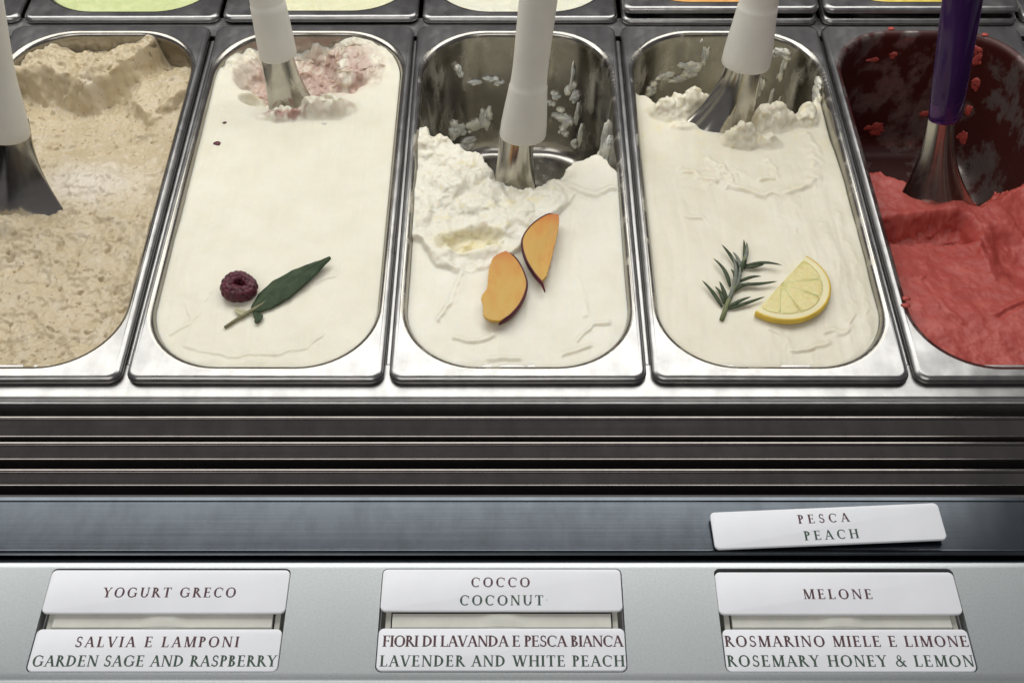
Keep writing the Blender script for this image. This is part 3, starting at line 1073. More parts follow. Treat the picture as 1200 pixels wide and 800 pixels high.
for (x, y) in ((-0.0245, 0.3535), (0.0500, 0.3455), (-0.074, 0.066), (-0.0755, 0.060)):
    bm = bmesh.new()
    bmesh.ops.create_icosphere(bm, subdivisions=2, radius=1)
    for v in bm.verts:
        k = 1 + 0.4 * mnoise.noise(v.co * 1.8 + Vector((x * 900, 0, 0)))
        v.co = Vector((x + v.co.x * 0.0030 * k, y + v.co.y * 0.0020 * k, 0.0004 + v.co.z * 0.0009 * k))
    from_bm('drip', bm, G_RED, g_red)


# ---- hazelnut
def h_tan(x, y):
    rn = fbm(x, y, 32, 4, 151)
    r2 = fbm(x, y, 75, 4, 155)
    r3 = fbm(x, y, 190, 4, 158)
    cl = billow(x, y, 95, 43)
    cl2 = billow(x, y, 230, 48)
    z = -0.0100 + 0.0036 * fbm(x, y, 26, 3, 151) + 0.0012 * r2 + 0.0008 * r3 + 0.0008 * cl2 * sstep(0.0, 0.5, fbm(x, y, 40, 3, 157)) + 0.0011 * billow(x, y, 300, 49)
    # scooped valley; a broken bank is left standing behind it on one side
    bank = np.interp(x, (-0.075, -0.046, -0.022, -0.006, 0.010, 0.024, 0.038, 0.075), (0.312, 0.309, 0.298, 0.296, 0.309, 0.328, 0.349, 0.40)) + 0.005 * fbm(x, y, 50, 2, 181)
    bk = sstep(-0.013, 0.002, y - bank)
    val = sstep(0.16, 0.275, y)
    z = z - 0.020 * val * (1 - bk)
    z = z + bk * (0.004 + 0.002 * cl + 0.002 * r2) - bk * 0.35 * np.clip(y - bank - 0.016, 0, 1)
    z = z - 0.010 * sstep(0.32, 0.347, y) * (1 - bk)
    # step on the other side
    st = sstep(-0.004, 0.003, y - (0.276 + 0.5 * np.abs(x - 0.040) + 0.006 * rn)) * sstep(0.012, 0.030, x)
    z = z + st * 0.009 * (1 - bk)
    z = z + sstep(0.035, 0.060, x) * (1 - bk) * val * 0.006
    # little cut steps and pits
    for (a, b, w, h, an) in ((0.043, 0.252, 0.016, 0.004, -8), (-0.020, 0.240, 0.020, 0.004, 6), (0.018, 0.171, 0.016, 0.004, 4), (-0.03, 0.205, 0.02, 0.003, -4), (0.028, 0.142, 0.022, 0.003, 10), (-0.018, 0.100, 0.022, 0.003, -6)):
        d = ell(x, y, a, b, w, 0.005, an) + 0.3 * r2
        z = z - 0.6 * h * (1 - sstep(0.2, 1.1, d))
    z = z + 0.005 * np.exp(-ell(x, y, 0.012, 0.196, 0.030, 0.020) ** 2)
    e = np.minimum.reduce([half_width(y) - np.abs(x), y - YF, YB - y])
    z = z + 0.004 * np.exp(-(e / 0.010) ** 2) * (1 - val)
    z = z + 0.0075 * np.exp(-ell(x, y, -0.030, 0.136, 0.040, 0.012) ** 2) * (0.7 + 0.4 * cl)
    pits = sstep(0.55, 0.8, fbm(x, y, 120, 2, 163))
    z = z - 0.0026 * pits
    return z, np.full_like(x, 0.35)


def r_tan(x, y):
    a = np.exp(-ell(x, y, 0.016, 0.186, 0.040, 0.022) ** 2) * 0.8
    return np.clip(a + sstep(0.0, 0.9, fbm(x, y, 60, 3, 171)) * 0.30, 0, 1)


g_tan = gelato('gelato', -0.33, h_tan, G_TAN, rough_amp=0.0019, ripple=r_tan)
tag(g_tan, 'lumpy tan hazelnut gelato flecked with brown', 'gelato', 'gelato in the front pans')

# ---- gelato of the rear row
def h_plain(seed):
    def h(x, y):
        return smooth_base(x, y, seed, -0.0060, 0.002) + 0.0016 * fbm(x, y, 90, 3, seed + 2), np.zeros_like(x)
    return h


for j, (k, dz, gm, lab, cn, nest) in enumerate(BACK):
    g = gelato('gelato', 0.165 * k + 0.003, h_plain(200 + 9 * j), gm, nx=70, ny=140, parent_loc=(0, 0.3675, dz))
    where = {0: ' beside the pistachio, at the row end', 6: ' beside the yellow gelato, at the row end', 2: ' behind the sage garnished pan', 3: ' behind the peach garnished pan'}.get(j, '')
    tag(g, 'rear row gelato, %s and smooth%s' % (cn, where), 'gelato', 'gelato in the rear pans')

# ================================================================== spatulas
M_PURPLE, _nt, _N, _L, _B = mat('purple_plastic')
_tc = nd(_N, 'ShaderNodeTexCoord')
_n = noise_node(_N, _L, _tc.outputs['Object'], 40)
_r = ramp(_N, [(0.3, (0.12, 0.040, 0.22)), (0.7, (0.17, 0.060, 0.31))])
_L.new(_n.outputs['Fac'], _r.inputs[0])
_L.new(_r.outputs[0], _B.inputs['Base Color'])
_B.inputs['Roughness'].default_value = 0.07
_B.inputs['Transmission Weight'].default_value = 0.8
_B.inputs['IOR'].default_value = 1.35


def spatula(foot, top, spin, handle_mat, hz, prof, blade, label, bend=0.010, skew=0.0):
    """foot: where the blade enters the gelato; top: a point further up the axis; spin: blade turned about the axis"""
    foot, top = Vector(foot), Vector(top)
    root = empty('spatula', foot)
    zx = (top - foot).normalized()
    xx = Vector((1, 0, 0)) - zx * zx.x
    xx.normalize()
    yx = zx.cross(xx)
    rot = Matrix((xx, yx, zx)).transposed() @ Matrix.Rotation(R(spin), 3, 'Z')
    root.rotation_euler = rot.to_euler()
    # blade: a thin dished sheet, wide at the foot, gathered to a half tube at the neck
    loops = []
    n = 18
    ns = 26
    zb, zt = -0.022, hz + 0.012
    for i in range(ns + 1):
        z = zb + (zt - zb) * i / ns
        t = min(max(z / hz, -0.5), 1.2)
        hw = blade[1] + (blade[0] - blade[1]) * max(0, 1 - t) ** 2.1
        cur = hw * (0.42 + 0.16 * min(max(t, 0), 1))
        yo = bend * max(0, 1 - t) ** 2
        xo = skew * max(0, 1 - t) ** 2
        L_ = []
        for side, th in ((1, 0.0), (-1, 0.0014)):
            for j in range(n + 1):
                s = -1 + 2 * j / n
                s = s * side
                L_.append((xo + hw * s, yo + cur * (s * s) - th - (0.0006 if th else 0) * (1 - s * s), z))
        loops.append(L_)
    v, f = loft(loops, True, True, True)
    b = from_py('blade', v, f, M_BLADE, root)
    sharp_by_angle(b, 60)
    # handle: oval section with flared lower collar
    loops = []
    nn = 32
    for (z, rx, ry) in prof:
        fl_ = 0.055 if handle_mat == M_PURPLE else 0.0
        loops.append([(rx * (1 + fl_ * math.cos(8 * math.pi * k / nn)) * math.cos(2 * math.pi * k / nn), ry * (1 + fl_ * math.cos(8 * math.pi * k / nn)) * math.sin(2 * math.pi * k / nn), hz + z) for k in range(nn)])
    v, f = loft(loops, True, True, True)
    h = from_py('handle', v, f, handle_mat, root)
    sharp_by_angle(h, 50)
    tag(root, label, 'spatula', 'spatulas standing in the front pans')
    return root


def hprof(r0, rw, rt, L_=0.17, ov=0.86, waist=0.055, step=0.0):
    pts = [(0.0, r0 * 0.90), (0.0008, r0 * 0.97), (0.0022, r0)]
    for k in range(1, 25):
        z = 0.0022 + (L_ - 0.0022) * k / 24
        if z < waist:
            t = z / waist
            t = t * t * (3 - 2 * t)
            r = r0 + (rw - r0) * t
        else:
            t = (z - waist) / (L_ - waist)
            r = rw + (rt - rw) * math.sin(t * math.pi * 0.5)
        pts.append((z, r))
    if step:
        pts = sorted(pts + [(step - 0.0003, pts[0][1] * 0 + np.interp(step, [p[0] for p in pts], [p[1] for p in pts])), (step + 0.0003, np.interp(step, [p[0] for p in pts], [p[1] for p in pts]) - 0.0004)])
        pts = [(z, r - (0.0004 if z > step + 0.0004 else 0)) for z, r in pts]
    pts += [(L_ + 0.004, rt * 0.9), (L_ + 0.0065, rt * 0.6), (L_ + 0.007, rt * 0.2)]
    return [(z, r, r * ov) for z, r in pts]


SP = [
    ((-0.3560, 0.1580, -0.010), (-0.3320, 0.2020, 0.192), -10, M_HANDLE, 0.060, hprof(0.0165, 0.0135, 0.015), (0.034, 0.0140), 'white handled steel spatula standing in the tan hazelnut gelato', -0.010, 0.0),
    ((-0.1750, 0.2610, -0.012), (-0.1830, 0.2900, 0.150), 24, M_HANDLE, 0.050, hprof(0.0140, 0.0128, 0.0155, step=0.042), (0.0195, 0.0122), 'white handled steel spatula standing in the raspberry rippled hollow', -0.003, 0.004),
    ((-0.0020, 0.1810, -0.032), (0.0170, 0.2250, 0.160), 30, M_HANDLE, 0.060, hprof(0.0172, 0.0130, 0.0140, step=0.040), (0.0215, 0.0140), 'white handled steel spatula standing in the half emptied white gelato', -0.008, 0.0),
    ((0.1650, 0.2480, -0.016), (0.1740, 0.2760, 0.150), -8, M_HANDLE, 0.056, hprof(0.0180, 0.0140, 0.0150, step=0.046), (0.0270, 0.0140), 'white handled steel spatula standing in the cream gelato with rosemary', -0.010, -0.012),
    ((0.3080, 0.1800, -0.032), (0.2850, 0.2190, 0.162), 4, M_PURPLE, 0.076, hprof(0.0110, 0.0117, 0.0132, waist=0.03), (0.0320, 0.0098), 'steel spatula with translucent purple handle standing in the red sorbet', -0.012, 0.0),
]
for (ft, tp, sp, hm, hz, pf, bl, lab, bend, skew) in SP:
    s_ = spatula(ft, tp, sp, hm, hz, pf, bl, lab, bend, skew)
    if hm == M_PURPLE:
        # moulded inner core seen through the tinted plastic
        loops = []
        for (z, r) in ((0.012, 0.004), (0.016, 0.0085), (0.070, 0.0085), (0.074, 0.010), (0.140, 0.0105), (0.150, 0.004)):
            loops.append([(r * math.cos(2 * math.pi * k / 20), r * 0.8 * math.sin(2 * math.pi * k / 20), hz + z) for k in range(20)])
        v, f = loft(loops, True, True, True)
        core = from_py('handle_core', v, f, simple('core_violet', (0.05, 0.012, 0.11), 0.3), s_)

# ================================================================== garnishes
ZS = -0.0045       # gelato surface


def ground(g, x, y):
    """top of a gelato under (x, y)"""
    ok, loc, nrm, i = g.ray_cast(Vector((x - g.location.x, y - g.location.y, 0.05)), Vector((0, 0, -1)))
    return loc.z + g.location.z if ok else ZS


bpy.context.view_layer.update()

# raspberry: ring of drupelets about an open core
M_RASP, _nt, _N, _L, _B = mat('raspberry_skin')
_B.inputs['Base Color'].default_value = (0.105, 0.010, 0.024, 1)
_tc = nd(_N, 'ShaderNodeTexCoord')
_n = noise_node(_N, _L, _tc.outputs['Object'], 220)
_r = ramp(_N, [(0.3, (0.040, 0.005, 0.011)), (0.7, (0.12, 0.013, 0.030))])
_L.new(_n.outputs['Fac'], _r.inputs[0])
_L.new(_r.outputs[0], _B.inputs['Base Color'])
_B.inputs['Roughness'].default_value = 0.48
_B.inputs['Subsurface Weight'].default_value = 0.15
_B.inputs['Subsurface Scale'].default_value = 0.002
rx, ry = -0.1850, 0.0770
rasp = empty('raspberry', (rx, ry, ground(g_sage, rx, ry)))
tag(rasp, 'dark red hollow raspberry lying open end up beside the sage leaf', 'raspberry')
NU, NV = 120, 56
uu, vv = np.meshgrid(np.arange(NU) / NU, np.arange(NV) / NV, indexing='ij')
bead = np.full(uu.shape, 9.0)
rr_ = random.Random(5)
for row in range(8):
    nn = (17, 18, 18, 16, 13, 10, 9, 12)[row]
    for k in range(nn):
        cu, cv = ((k + 0.5 * (row % 2) + rr_.uniform(-0.2, 0.2)) / nn) % 1, (row + rr_.uniform(-0.15, 0.15)) / 8 % 1
        du = np.abs(uu - cu)
        du = np.minimum(du, 1 - du) * nn
        dv = np.abs(vv - cv)
        dv = np.minimum(dv, 1 - dv) * 8
        bead = np.minimum(bead, np.sqrt(du * du + dv * dv))
A_u, A_v = uu * 2 * np.pi, vv * 2 * np.pi
bump_ = 0.00125 * np.sqrt(np.clip(1 - (bead / 0.62) ** 2, 0, 1)) - 0.0003 * (vv > 2)
maj = 0.0072 * (1 + 0.10 * np.cos(2 * A_u + 0.7) + 0.06 * np.cos(3 * A_u + 1.0))
mnr = 0.0040 * (1 + 0.14 * np.cos(A_u + 2.2)) + bump_
XX = (maj + mnr * np.cos(A_v)) * np.cos(A_u) * 0.98
YY = (maj + mnr * np.cos(A_v)) * np.sin(A_u) * 1.02
ZZ = 0.0046 + mnr * 1.12 * np.sin(A_v)
vv_ = np.stack([XX, YY, ZZ], -1).reshape(-1, 3)
ff_ = [(i * NV + j, ((i + 1) % NU) * NV + j, ((i + 1) % NU) * NV + (j + 1) % NV, i * NV + (j + 1) % NV) for i in range(NU) for j in range(NV)]
from_py('drupelets', vv_, ff_, M_RASP, rasp)
loops = []
for (r, z) in ((0.0070, 0.0004), (0.0066, 0.0030), (0.0046, 0.0036), (0.0022, 0.0028), (0.0006, 0.0024)):
    loops.append([(r * math.cos(a), r * math.sin(a), z) for a in [2 * math.pi * k / 24 for k in range(24)]])
v, f = loft(loops, True, True, True)
from_py('cup', v, f, simple('raspberry_core', (0.030, 0.005, 0.010), 0.5), rasp)
for (x, y, s) in ((-0.2217, 0.2442, 0.0013), (-0.2239, 0.2213, 0.0021), (-0.170, 0.246, 0.0010), (-0.146, 0.243, 0.0014)):
    zg = ground(g_sage, x, y)
    bm = bmesh.new()
    bmesh.ops.create_icosphere(bm, subdivisions=2, radius=s)
    for v in bm.verts:
        k = 1 + 0.4 * mnoise.noise(v.co * 900)
        v.co = Vector((v.co.x * 1.4 * k + x + 0.165, v.co.y * k + y, v.co.z * 0.45 * k + zg))
    from_bm('raspberry_fleck', bm, M_RASP if y < 0.2445 and x < -0.2 else G_SAGE, g_sage)

# sage sprig
def leaf_mat(name, c0, c1, scale, bump):
    m, nt, N, L, B = mat(name)
    tc = nd(N, 'ShaderNodeTexCoord')
    n = noise_node(N, L, tc.outputs['Object'], scale, 4)
    r = ramp(N, [(0.35, c0), (0.65, c1)])
    L.new(n.outputs['Fac'], r.inputs[0])
    L.new(r.outputs[0], B.inputs['Base Color'])
    B.inputs['Roughness'].default_value = 0.62
    B.inputs['Specular IOR Level'].default_value = 0.25
    vo = nd(N, 'ShaderNodeTexVoronoi')
    vo.inputs['Scale'].default_value = 900
    L.new(tc.outputs['Object'], vo.inputs['Vector'])
    b = nd(N, 'ShaderNodeBump')
    b.inputs['Strength'].default_value = bump
    b.inputs['Distance'].default_value = 0.0006
    L.new(vo.outputs['Distance'], b.inputs['Height'])
    L.new(b.outputs[0], B.inputs['Normal'])
    return m


M_LEAF = leaf_mat('sage_green', (0.030, 0.048, 0.023), (0.050, 0.076, 0.038), 160, 0.5)
M_STEM = leaf_mat('sage_stem', (0.19, 0.18, 0.10), (0.26, 0.25, 0.15), 300, 0.2)


def leaf(parent, g, p0, p1, width, lift, prof, curl=0.0016, name='leaf', m=None, nl=34, nw=12):
    p0, p1 = Vector(p0), Vector(p1)
    d = p1 - p0
    Ln = d.length
    d.normalize()
    s = Vector((-d.y, d.x))
    z0 = ground(g, p0.x, p0.y)
    v, f = [], []
    org = parent.location
    for i in range(nl + 1):
        t = i / nl
        w = width * np.interp(t, prof[0], prof[1])
        bow = 0.0022 * math.sin(math.pi * t)
        for j in range(nw + 1):
            q = -1 + 2 * j / nw
            wob = 1 + 0.05 * mnoise.noise(Vector((t * 7, q > 0, 3)))
            p = p0 + d * (Ln * t) + s * (q * w * wob + bow)
            z = lift(t) + curl * (1 - q * q) * 0.9 - 0.0010 * math.exp(-(q / 0.10) ** 2) + 0.0004 * mnoise.noise(Vector((t * 14, q * 3, 1)))
            v.append((p.x - org.x, p.y - org.y, max(z0 + 0.0008 + z, ground(g, p.x, p.y) + 0.0006) - org.z))
    for i in range(nl):
        for j in range(nw):
            a = i * (nw + 1) + j
            f.append((a, a + 1, a + nw + 2, a + nw + 1))
    o = from_py(name, v, f, m or M_LEAF, parent)
    so = o.modifiers.new('thick', 'SOLIDIFY')
    so.thickness = 0.0006
    so.offset = -1
    return o


bx0, by0 = -0.1735, 0.0585
sage = empty('sage_sprig', (bx0, by0, ground(g_sage, bx0, by0)))
tag(sage, 'dark green sage leaf on a short pale stem beside the raspberry', 'sage sprig')
leaf(sage, g_sage, (-0.1742, 0.0575), (-0.1268, 0.1010), 0.0098, lambda t: 0.0006 + 0.0040 * t * t, ((0, 0.04, 0.18, 0.38, 0.62, 0.85, 0.96, 1), (0.08, 0.40, 0.82, 1.0, 0.80, 0.40, 0.16, 0.02)))
mr = []
for k in range(12):
    t = k / 11 * 0.93
    d_ = Vector((-0.1268 + 0.1742, 0.1010 - 0.0575))
    sd = Vector((-d_.y, d_.x)).normalized() * 0.0022 * math.sin(math.pi * t)
    x_, y_ = -0.1742 + d_.x * t + sd.x, 0.0575 + d_.y * t + sd.y
    mr.append((x_ - bx0, y_ - by0, 0.0008 + 0.0006 + 0.0040 * t * t + 0.00055 + ground(g_sage, -0.1742, 0.0575) - sage.location.z))
tube(mr, [0.0006 - 0.00045 * k / 11 for k in range(12)], 6, 'midrib', leaf_mat('sage_midrib', (0.075, 0.10, 0.055), (0.11, 0.14, 0.08), 200, 0.2), sage)
leaf(sage, g_sage, (-0.1726, 0.0560), (-0.1700, 0.0470), 0.0030, lambda t: 0.0010, ((0, 0.4, 0.8, 1), (0.2, 1, 0.7, 0.05)), curl=0.0006, nl=12, nw=6)
sp_ = [(-0.1905, 0.0445), (-0.1840, 0.0505), (-0.1780, 0.0552), (-0.1735, 0.0582), (-0.166, 0.0650)]
tube([(x - bx0, y - by0, ground(g_sage, x, y) + 0.0012 + 0.0004 * i - sage.location.z) for i, (x, y) in enumerate(sp_)], [0.0010, 0.0011, 0.0012, 0.0014, 0.0006], 8, 'stem', M_STEM, sage)
leaf(sage, g_sage, (-0.1755, 0.0570), (-0.1860, 0.0600), 0.0024, lambda t: 0.0006, ((0, 0.4, 0.8, 1), (0.3, 1, 0.7, 0.05)), curl=0.0005, nl=12, nw=6, m=leaf_mat('sage_pale', (0.40, 0.38, 0.24), (0.50, 0.48, 0.32), 200, 0.3))


# ---- slabs of fruit
def catmull(pts, n=8, closed=False):
    out = []
    P = [Vector(p) for p in pts]
    m = len(P)
    for i in range(m if closed else m - 1):
        p0 = P[(i - 1) % m] if closed or i > 0 else P[0] * 2 - P[1]
        p1, p2 = P[i], P[(i + 1) % m]
        p3 = P[(i + 2) % m] if closed or i + 2 < m else P[-1] * 2 - P[-2]
        for k in range(n):
            t = k / n
            out.append(0.5 * ((2 * p1) + (p2 - p0) * t + (2 * p0 - 5 * p1 + 4 * p2 - p3) * t * t + (3 * p1 - p0 - 3 * p2 + p3) * t ** 3))
    if not closed:
        out.append(P[-1])
    return out


def peach_mats():
    m, nt, N, L, B = mat('peach_flesh')
    tc = nd(N, 'ShaderNodeTexCoord')
    n = noise_node(N, L, tc.outputs['Object'], 1.0, 5, 0.65, (150, 60, 60))
    r = ramp(N, [(0.30, (0.56, 0.37, 0.095)), (0.55, (0.57, 0.335, 0.068)), (0.75, (0.56, 0.25, 0.055))])
    L.new(n.outputs['Fac'], r.inputs[0])
    sx_ = nd(N, 'ShaderNodeSeparateXYZ')
    L.new(tc.outputs['Generated'], sx_.inputs[0])
    gr = ramp(N, [(0.0, (0.0, 0.0, 0.0)), (0.55, (0.04, 0.04, 0.04)), (0.82, (0.22, 0.22, 0.22)), (1.0, (0.75, 0.75, 0.75))])
    L.new(sx_.outputs[1], gr.inputs[0])
    mb = nd(N, 'ShaderNodeMix', data_type='RGBA')
    L.new(gr.outputs[0], mb.inputs[0])
    L.new(r.outputs[0], mb.inputs[6])
    mb.inputs[7].default_value = (0.52, 0.105, 0.030, 1)
    L.new(mb.outputs[2], B.inputs['Base Color'])
    B.inputs['Roughness'].default_value = 0.40
    B.inputs['Subsurface Weight'].default_value = 0.3
    B.inputs['Subsurface Scale'].default_value = 0.003
    B.inputs['Subsurface Radius'].default_value = (1, 0.5, 0.2)
    B.inputs['Specular IOR Level'].default_value = 0.25
    n2 = noise_node(N, L, tc.outputs['Object'], 1.0, 4, 0.6, (420, 130, 300))
    b = nd(N, 'ShaderNodeBump')
    b.inputs['Strength'].default_value = 0.45
    b.inputs['Distance'].default_value = 0.0008
    L.new(n2.outputs['Fac'], b.inputs['Height'])
    L.new(b.outputs[0], B.inputs['Normal'])
    s = simple('peach_skin', (0.085, 0.012, 0.022), 0.45, spec=0.3, var=0.5, scale=120, bump=0.1)
    return m, s


M_FLESH, M_SKIN = peach_mats()


def peach_slice(arc, inner, g, label, th=0.0050, tail=0, tiltx=0.0):
    """arc: skin edge points, inner: the cut edge back to the start"""
    A = catmull(arc, 8)
    I = catmull(inner, 6)
    c0 = sum((Vector(p) for p in arc), Vector((0, 0))) / len(arc)
    zg = max(ground(g, p.x, p.y) for p in A + I)
    root = empty('peach_slice', (c0.x, c0.y, zg - 0.0006))
    tag(root, label, 'peach slice', 'peach slices on the white gelato')
    body = A[:len(A) - tail] if tail else A
    loop = body + I[1:-1]
    loop = [Vector((p.x + 0.0004 * mnoise.noise(Vector((i * 0.7, 1, 2))) * (i >= len(body)), p.y + 0.0005 * mnoise.noise(Vector((i * 0.7, 5, 2))) * (i >= len(body)))) for i, p in enumerate(loop)]
    cen = sum(loop, Vector((0, 0))) / len(loop)
    loops = []
    for (z, k) in ((0.0, 0.90), (th * 0.35, 0.97), (th * 0.85, 1.0), (th, 0.985), (th * 1.02, 0.93), (th * 1.0, 0.60), (th * 0.97, 0.25)):
        loops.append([(cen.x + (p.x - cen.x) * k - c0.x, cen.y + (p.y - cen.y) * k - c0.y, z + tiltx * (p.y - cen.y)) for p in loop])
    v, f = loft(loops, True, True, True)
    fl = from_py('flesh', v, f, M_FLESH, root)
    sharp_by_angle(fl, 55)
    # skin band hugging the arc
    loops = []
    n = len(A)
    for i, p in enumerate(A):
        a, b = A[max(i - 1, 0)], A[min(i + 1, n - 1)]
        t = (b - a).normalized()
        nr = Vector((t.y, -t.x))
        if (p + nr * 0.001 - cen).length < (p - nr * 0.001 - cen).length:
            nr = -nr
        e = min(i, n - 1 - i) / n
        w = 0.0004 + 0.0007 * min(1, e * 6)
        h = th * (0.55 + 0.47 * min(1, e * 10))
        zt = tiltx * (p.y - cen.y)
        L_ = []
        for (o_, z) in ((-0.0002, h + 0.0002), (w * 0.6, h), (w, h * 0.7), (w * 0.8, h * 0.25), (w * 0.3, 0.0004), (-0.0004, 0.0004)):
            q = p + nr * o_
            L_.append((q.x - c0.x, q.y - c0.y, z + zt))
        loops.append(L_)
    v, f = loft(loops, True, True, True)
    from_py('skin', v, f, M_SKIN, root)
    return root


peach_slice([(-0.0075, 0.1075), (-0.0010, 0.1000), (0.0040, 0.0880), (0.0058, 0.0760), (0.0020, 0.0620), (-0.0050, 0.0510), (-0.0120, 0.0455)],
            [(-0.0120, 0.0455), (-0.0175, 0.0462), (-0.0222, 0.0500), (-0.0226, 0.0580), (-0.0240, 0.0660), (-0.0205, 0.0730), (-0.0196, 0.0830), (-0.0190, 0.0920), (-0.0165, 0.1010), (-0.0115, 0.1055), (-0.0075, 0.1075)],
            g_lav, 'peach slice beside the crumbly layer, skin on its outer edge, blunt broad end')
peach_slice([(0.0290, 0.1385), (0.0215, 0.1385), (0.0120, 0.1310), (0.0052, 0.1210), (0.0034, 0.1120), (0.0060, 0.0990), (0.0112, 0.0875), (0.0160, 0.0800), (0.0182, 0.0740)],
            [(0.0160, 0.0800), (0.0192, 0.0842), (0.0215, 0.0930), (0.0245, 0.1060), (0.0272, 0.1190), (0.0288, 0.1300), (0.0290, 0.1385)],
            g_lav, 'peach slice leaning on the crumbly bank with a trailing tip of dark skin', tail=8, tiltx=0.06)


# ---- half lemon slice
def lemon():
    c = Vector((0.1762, 0.0800))
    ang = math.atan2(0.0497, 0.0416)
    Rr, th = 0.0328, 0.0052
    zg = max(ground(g_ros, c.x + dx, c.y + dy) for dx in (-0.02, 0, 0.02, 0.03) for dy in (-0.03, -0.015, 0.0, 0.02))
    root = empty('lemon_slice', (c.x, c.y, zg - 0.0004))
    root.rotation_euler = (R(-1.5), 0, ang)
    tag(root, 'half round lemon slice with yellow rind beside the rosemary sprig', 'lemon slice')
    # local: chord along x, bulge towards -y
    nA = 40

    def arc(r, z, cut=0.0):
        a0 = math.asin(min(1, cut / r)) if r > 0 else 0
        return [(r * math.cos(-a0 - (math.pi - 2 * a0) * k / nA), r * math.sin(-a0 - (math.pi - 2 * a0) * k / nA), z) for k in range(nA + 1)]
    # rind: outer band
    ls = [arc(Rr - 0.0012, 0.0002), arc(Rr - 0.0002, 0.0010), arc(Rr, th * 0.5), arc(Rr - 0.0002, th - 0.0007), arc(Rr - 0.0009, th), arc(Rr - 0.0016, th + 0.0001), arc(Rr - 0.0016, 0.0002)]
    v, f = [], []
    n = nA + 1
    for L_ in ls:
        v += L_
    for i in range(len(ls)):
        for j in range(nA):
            i2 = (i + 1) % len(ls)
            f.append((i * n + j, i * n + j + 1, i2 * n + j + 1, i2 * n + j))
    f.append(tuple(i * n for i in range(len(ls))))
    f.append(tuple(i * n + nA for i in range(len(ls)))[::-1])
    M_RIND = simple('lemon_rind', (0.68, 0.47, 0.06), 0.38, var=0.12, scale=120, bump=0.3, bscale=600)
    from_py('rind', v, f, M_RIND, root)
    # pith: the pale half disc
    loops = [arc(Rr - 0.0017, 0.0004), arc(Rr - 0.0017, th * 0.98), arc(Rr - 0.0034, th * 0.99), arc(0.010, th * 0.93)]
    v, f = [], []
    for L_ in loops:
        v += L_
    for i in range(len(loops) - 1):
        for j in range(nA):
            f.append((i * n + j, i * n + j + 1, (i + 1) * n + j + 1, (i + 1) * n + j))
    f.append(tuple(range(3 * n, 4 * n)))
    f.append(tuple(range(n)))
    f.append((0, n, 2 * n, 3 * n, 4 * n - 1, 3 * n - 1, 2 * n - 1, n - 1))
    M_PITH = simple('lemon_pith', (0.74, 0.67, 0.40), 0.5, var=0.06, scale=90, bump=0.15)
    from_py('pith', v, f, M_PITH, root, False)
    # juice segments, each its own wedge
    m, nt, N, L, B = mat('lemon_pulp')
    tc = nd(N, 'ShaderNodeTexCoord')
    nn = noise_node(N, L, tc.outputs['Object'], 260, 4, 0.6)
    r = ramp(N, [(0.3, (0.66, 0.50, 0.17)), (0.7, (0.75, 0.61, 0.27))])
    L.new(nn.outputs['Fac'], r.inputs[0])
    L.new(r.outputs[0], B.inputs['Base Color'])
    B.inputs['Roughness'].default_value = 0.24
    B.inputs['Subsurface Weight'].default_value = 0.5
    B.inputs['Subsurface Scale'].default_value = 0.004
    b = nd(N, 'ShaderNodeBump')
    b.inputs['Strength'].default_value = 0.5
    b.inputs['Distance'].default_value = 0.0008
    L.new(nn.outputs['Fac'], b.inputs['Height'])
    L.new(b.outputs[0], B.inputs['Normal'])
    pb = [(0.022, -0.0002)] + [((Rr - 0.0056) * math.cos(R(a)), min((Rr - 0.0056) * math.sin(R(a)), -0.0002)) for a in range(-1, -180, -6)]
    v, f = loft([[(p[0], p[1], z) for p in pb] for z in (th * 0.9, th * 1.025)], True, True, True)
    from_py('pulp', v, f, m, root, False)
    cuts = [-2, -44, -79, -121, -150, -178]
    for a0, a1 in zip(cuts[:-1], cuts[1:]):
        a0, a1 = R(a0 - 0.1), R(a1 + 0.1)
        ro = Rr - 0.0055 + 0.0006 * random.uniform(-1, 1)
        pts = [(0.0005 * math.cos((a0 + a1) / 2), 0.0005 * math.sin((a0 + a1) / 2))]
        for k in range(13):
            t = k / 12
            a = a0 + (a1 - a0) * t
            rr = ro * (1 - 0.05 * abs(2 * t - 1) ** 5)
            pts.append((rr * math.cos(a), min(rr * math.sin(a), -0.0003)))
        cx_, cy_ = sum(p[0] for p in pts) / len(pts), sum(p[1] for p in pts) / len(pts)
        loops = []
        for (k_, z) in ((1.0, th * 0.90), (1.0, th * 1.015), (0.98, th * 1.035), (0.80, th * 1.045), (0.35, th * 1.05)):
            loops.append([(cx_ + (p[0] - cx_) * k_, cy_ + (p[1] - cy_) * k_, z) for p in pts])
        v, f = loft(loops, True, True, True)
        from_py('segment', v, f, m, root)
    return root


lemon()

# ---- rosemary
M_NEEDLE = leaf_mat('rosemary_green', (0.038, 0.054, 0.026), (0.072, 0.094, 0.052), 260, 0.15)
M_NEEDLE2 = leaf_mat('rosemary_underside', (0.15, 0.17, 0.14), (0.22, 0.24, 0.20), 260, 0.15)
M_RSTEM = leaf_mat('rosemary_stem', (0.14, 0.16, 0.07), (0.21, 0.23, 0.12), 260, 0.2)
rz0 = ground(g_ros, 0.146, 0.080)
ros = empty('rosemary_sprig', (0.134, 0.0528, rz0))
tag(ros, 'dark green rosemary sprig with narrow needles beside the half lemon slice', 'rosemary sprig')
ox, oy = 0.134, 0.0528
tube([(x - ox, y - oy, 0.0016 + dz) for x, y, dz in ((0.1335, 0.0515, 0), (0.1388, 0.0652, 0.0004), (0.1466, 0.0823, 0.0012), (0.1534, 0.0990, 0.0018), (0.1572, 0.112, 0.002))],
     [0.0016, 0.0017, 0.0013, 0.0010, 0.0005], 8, 'stem', M_RSTEM, ros)
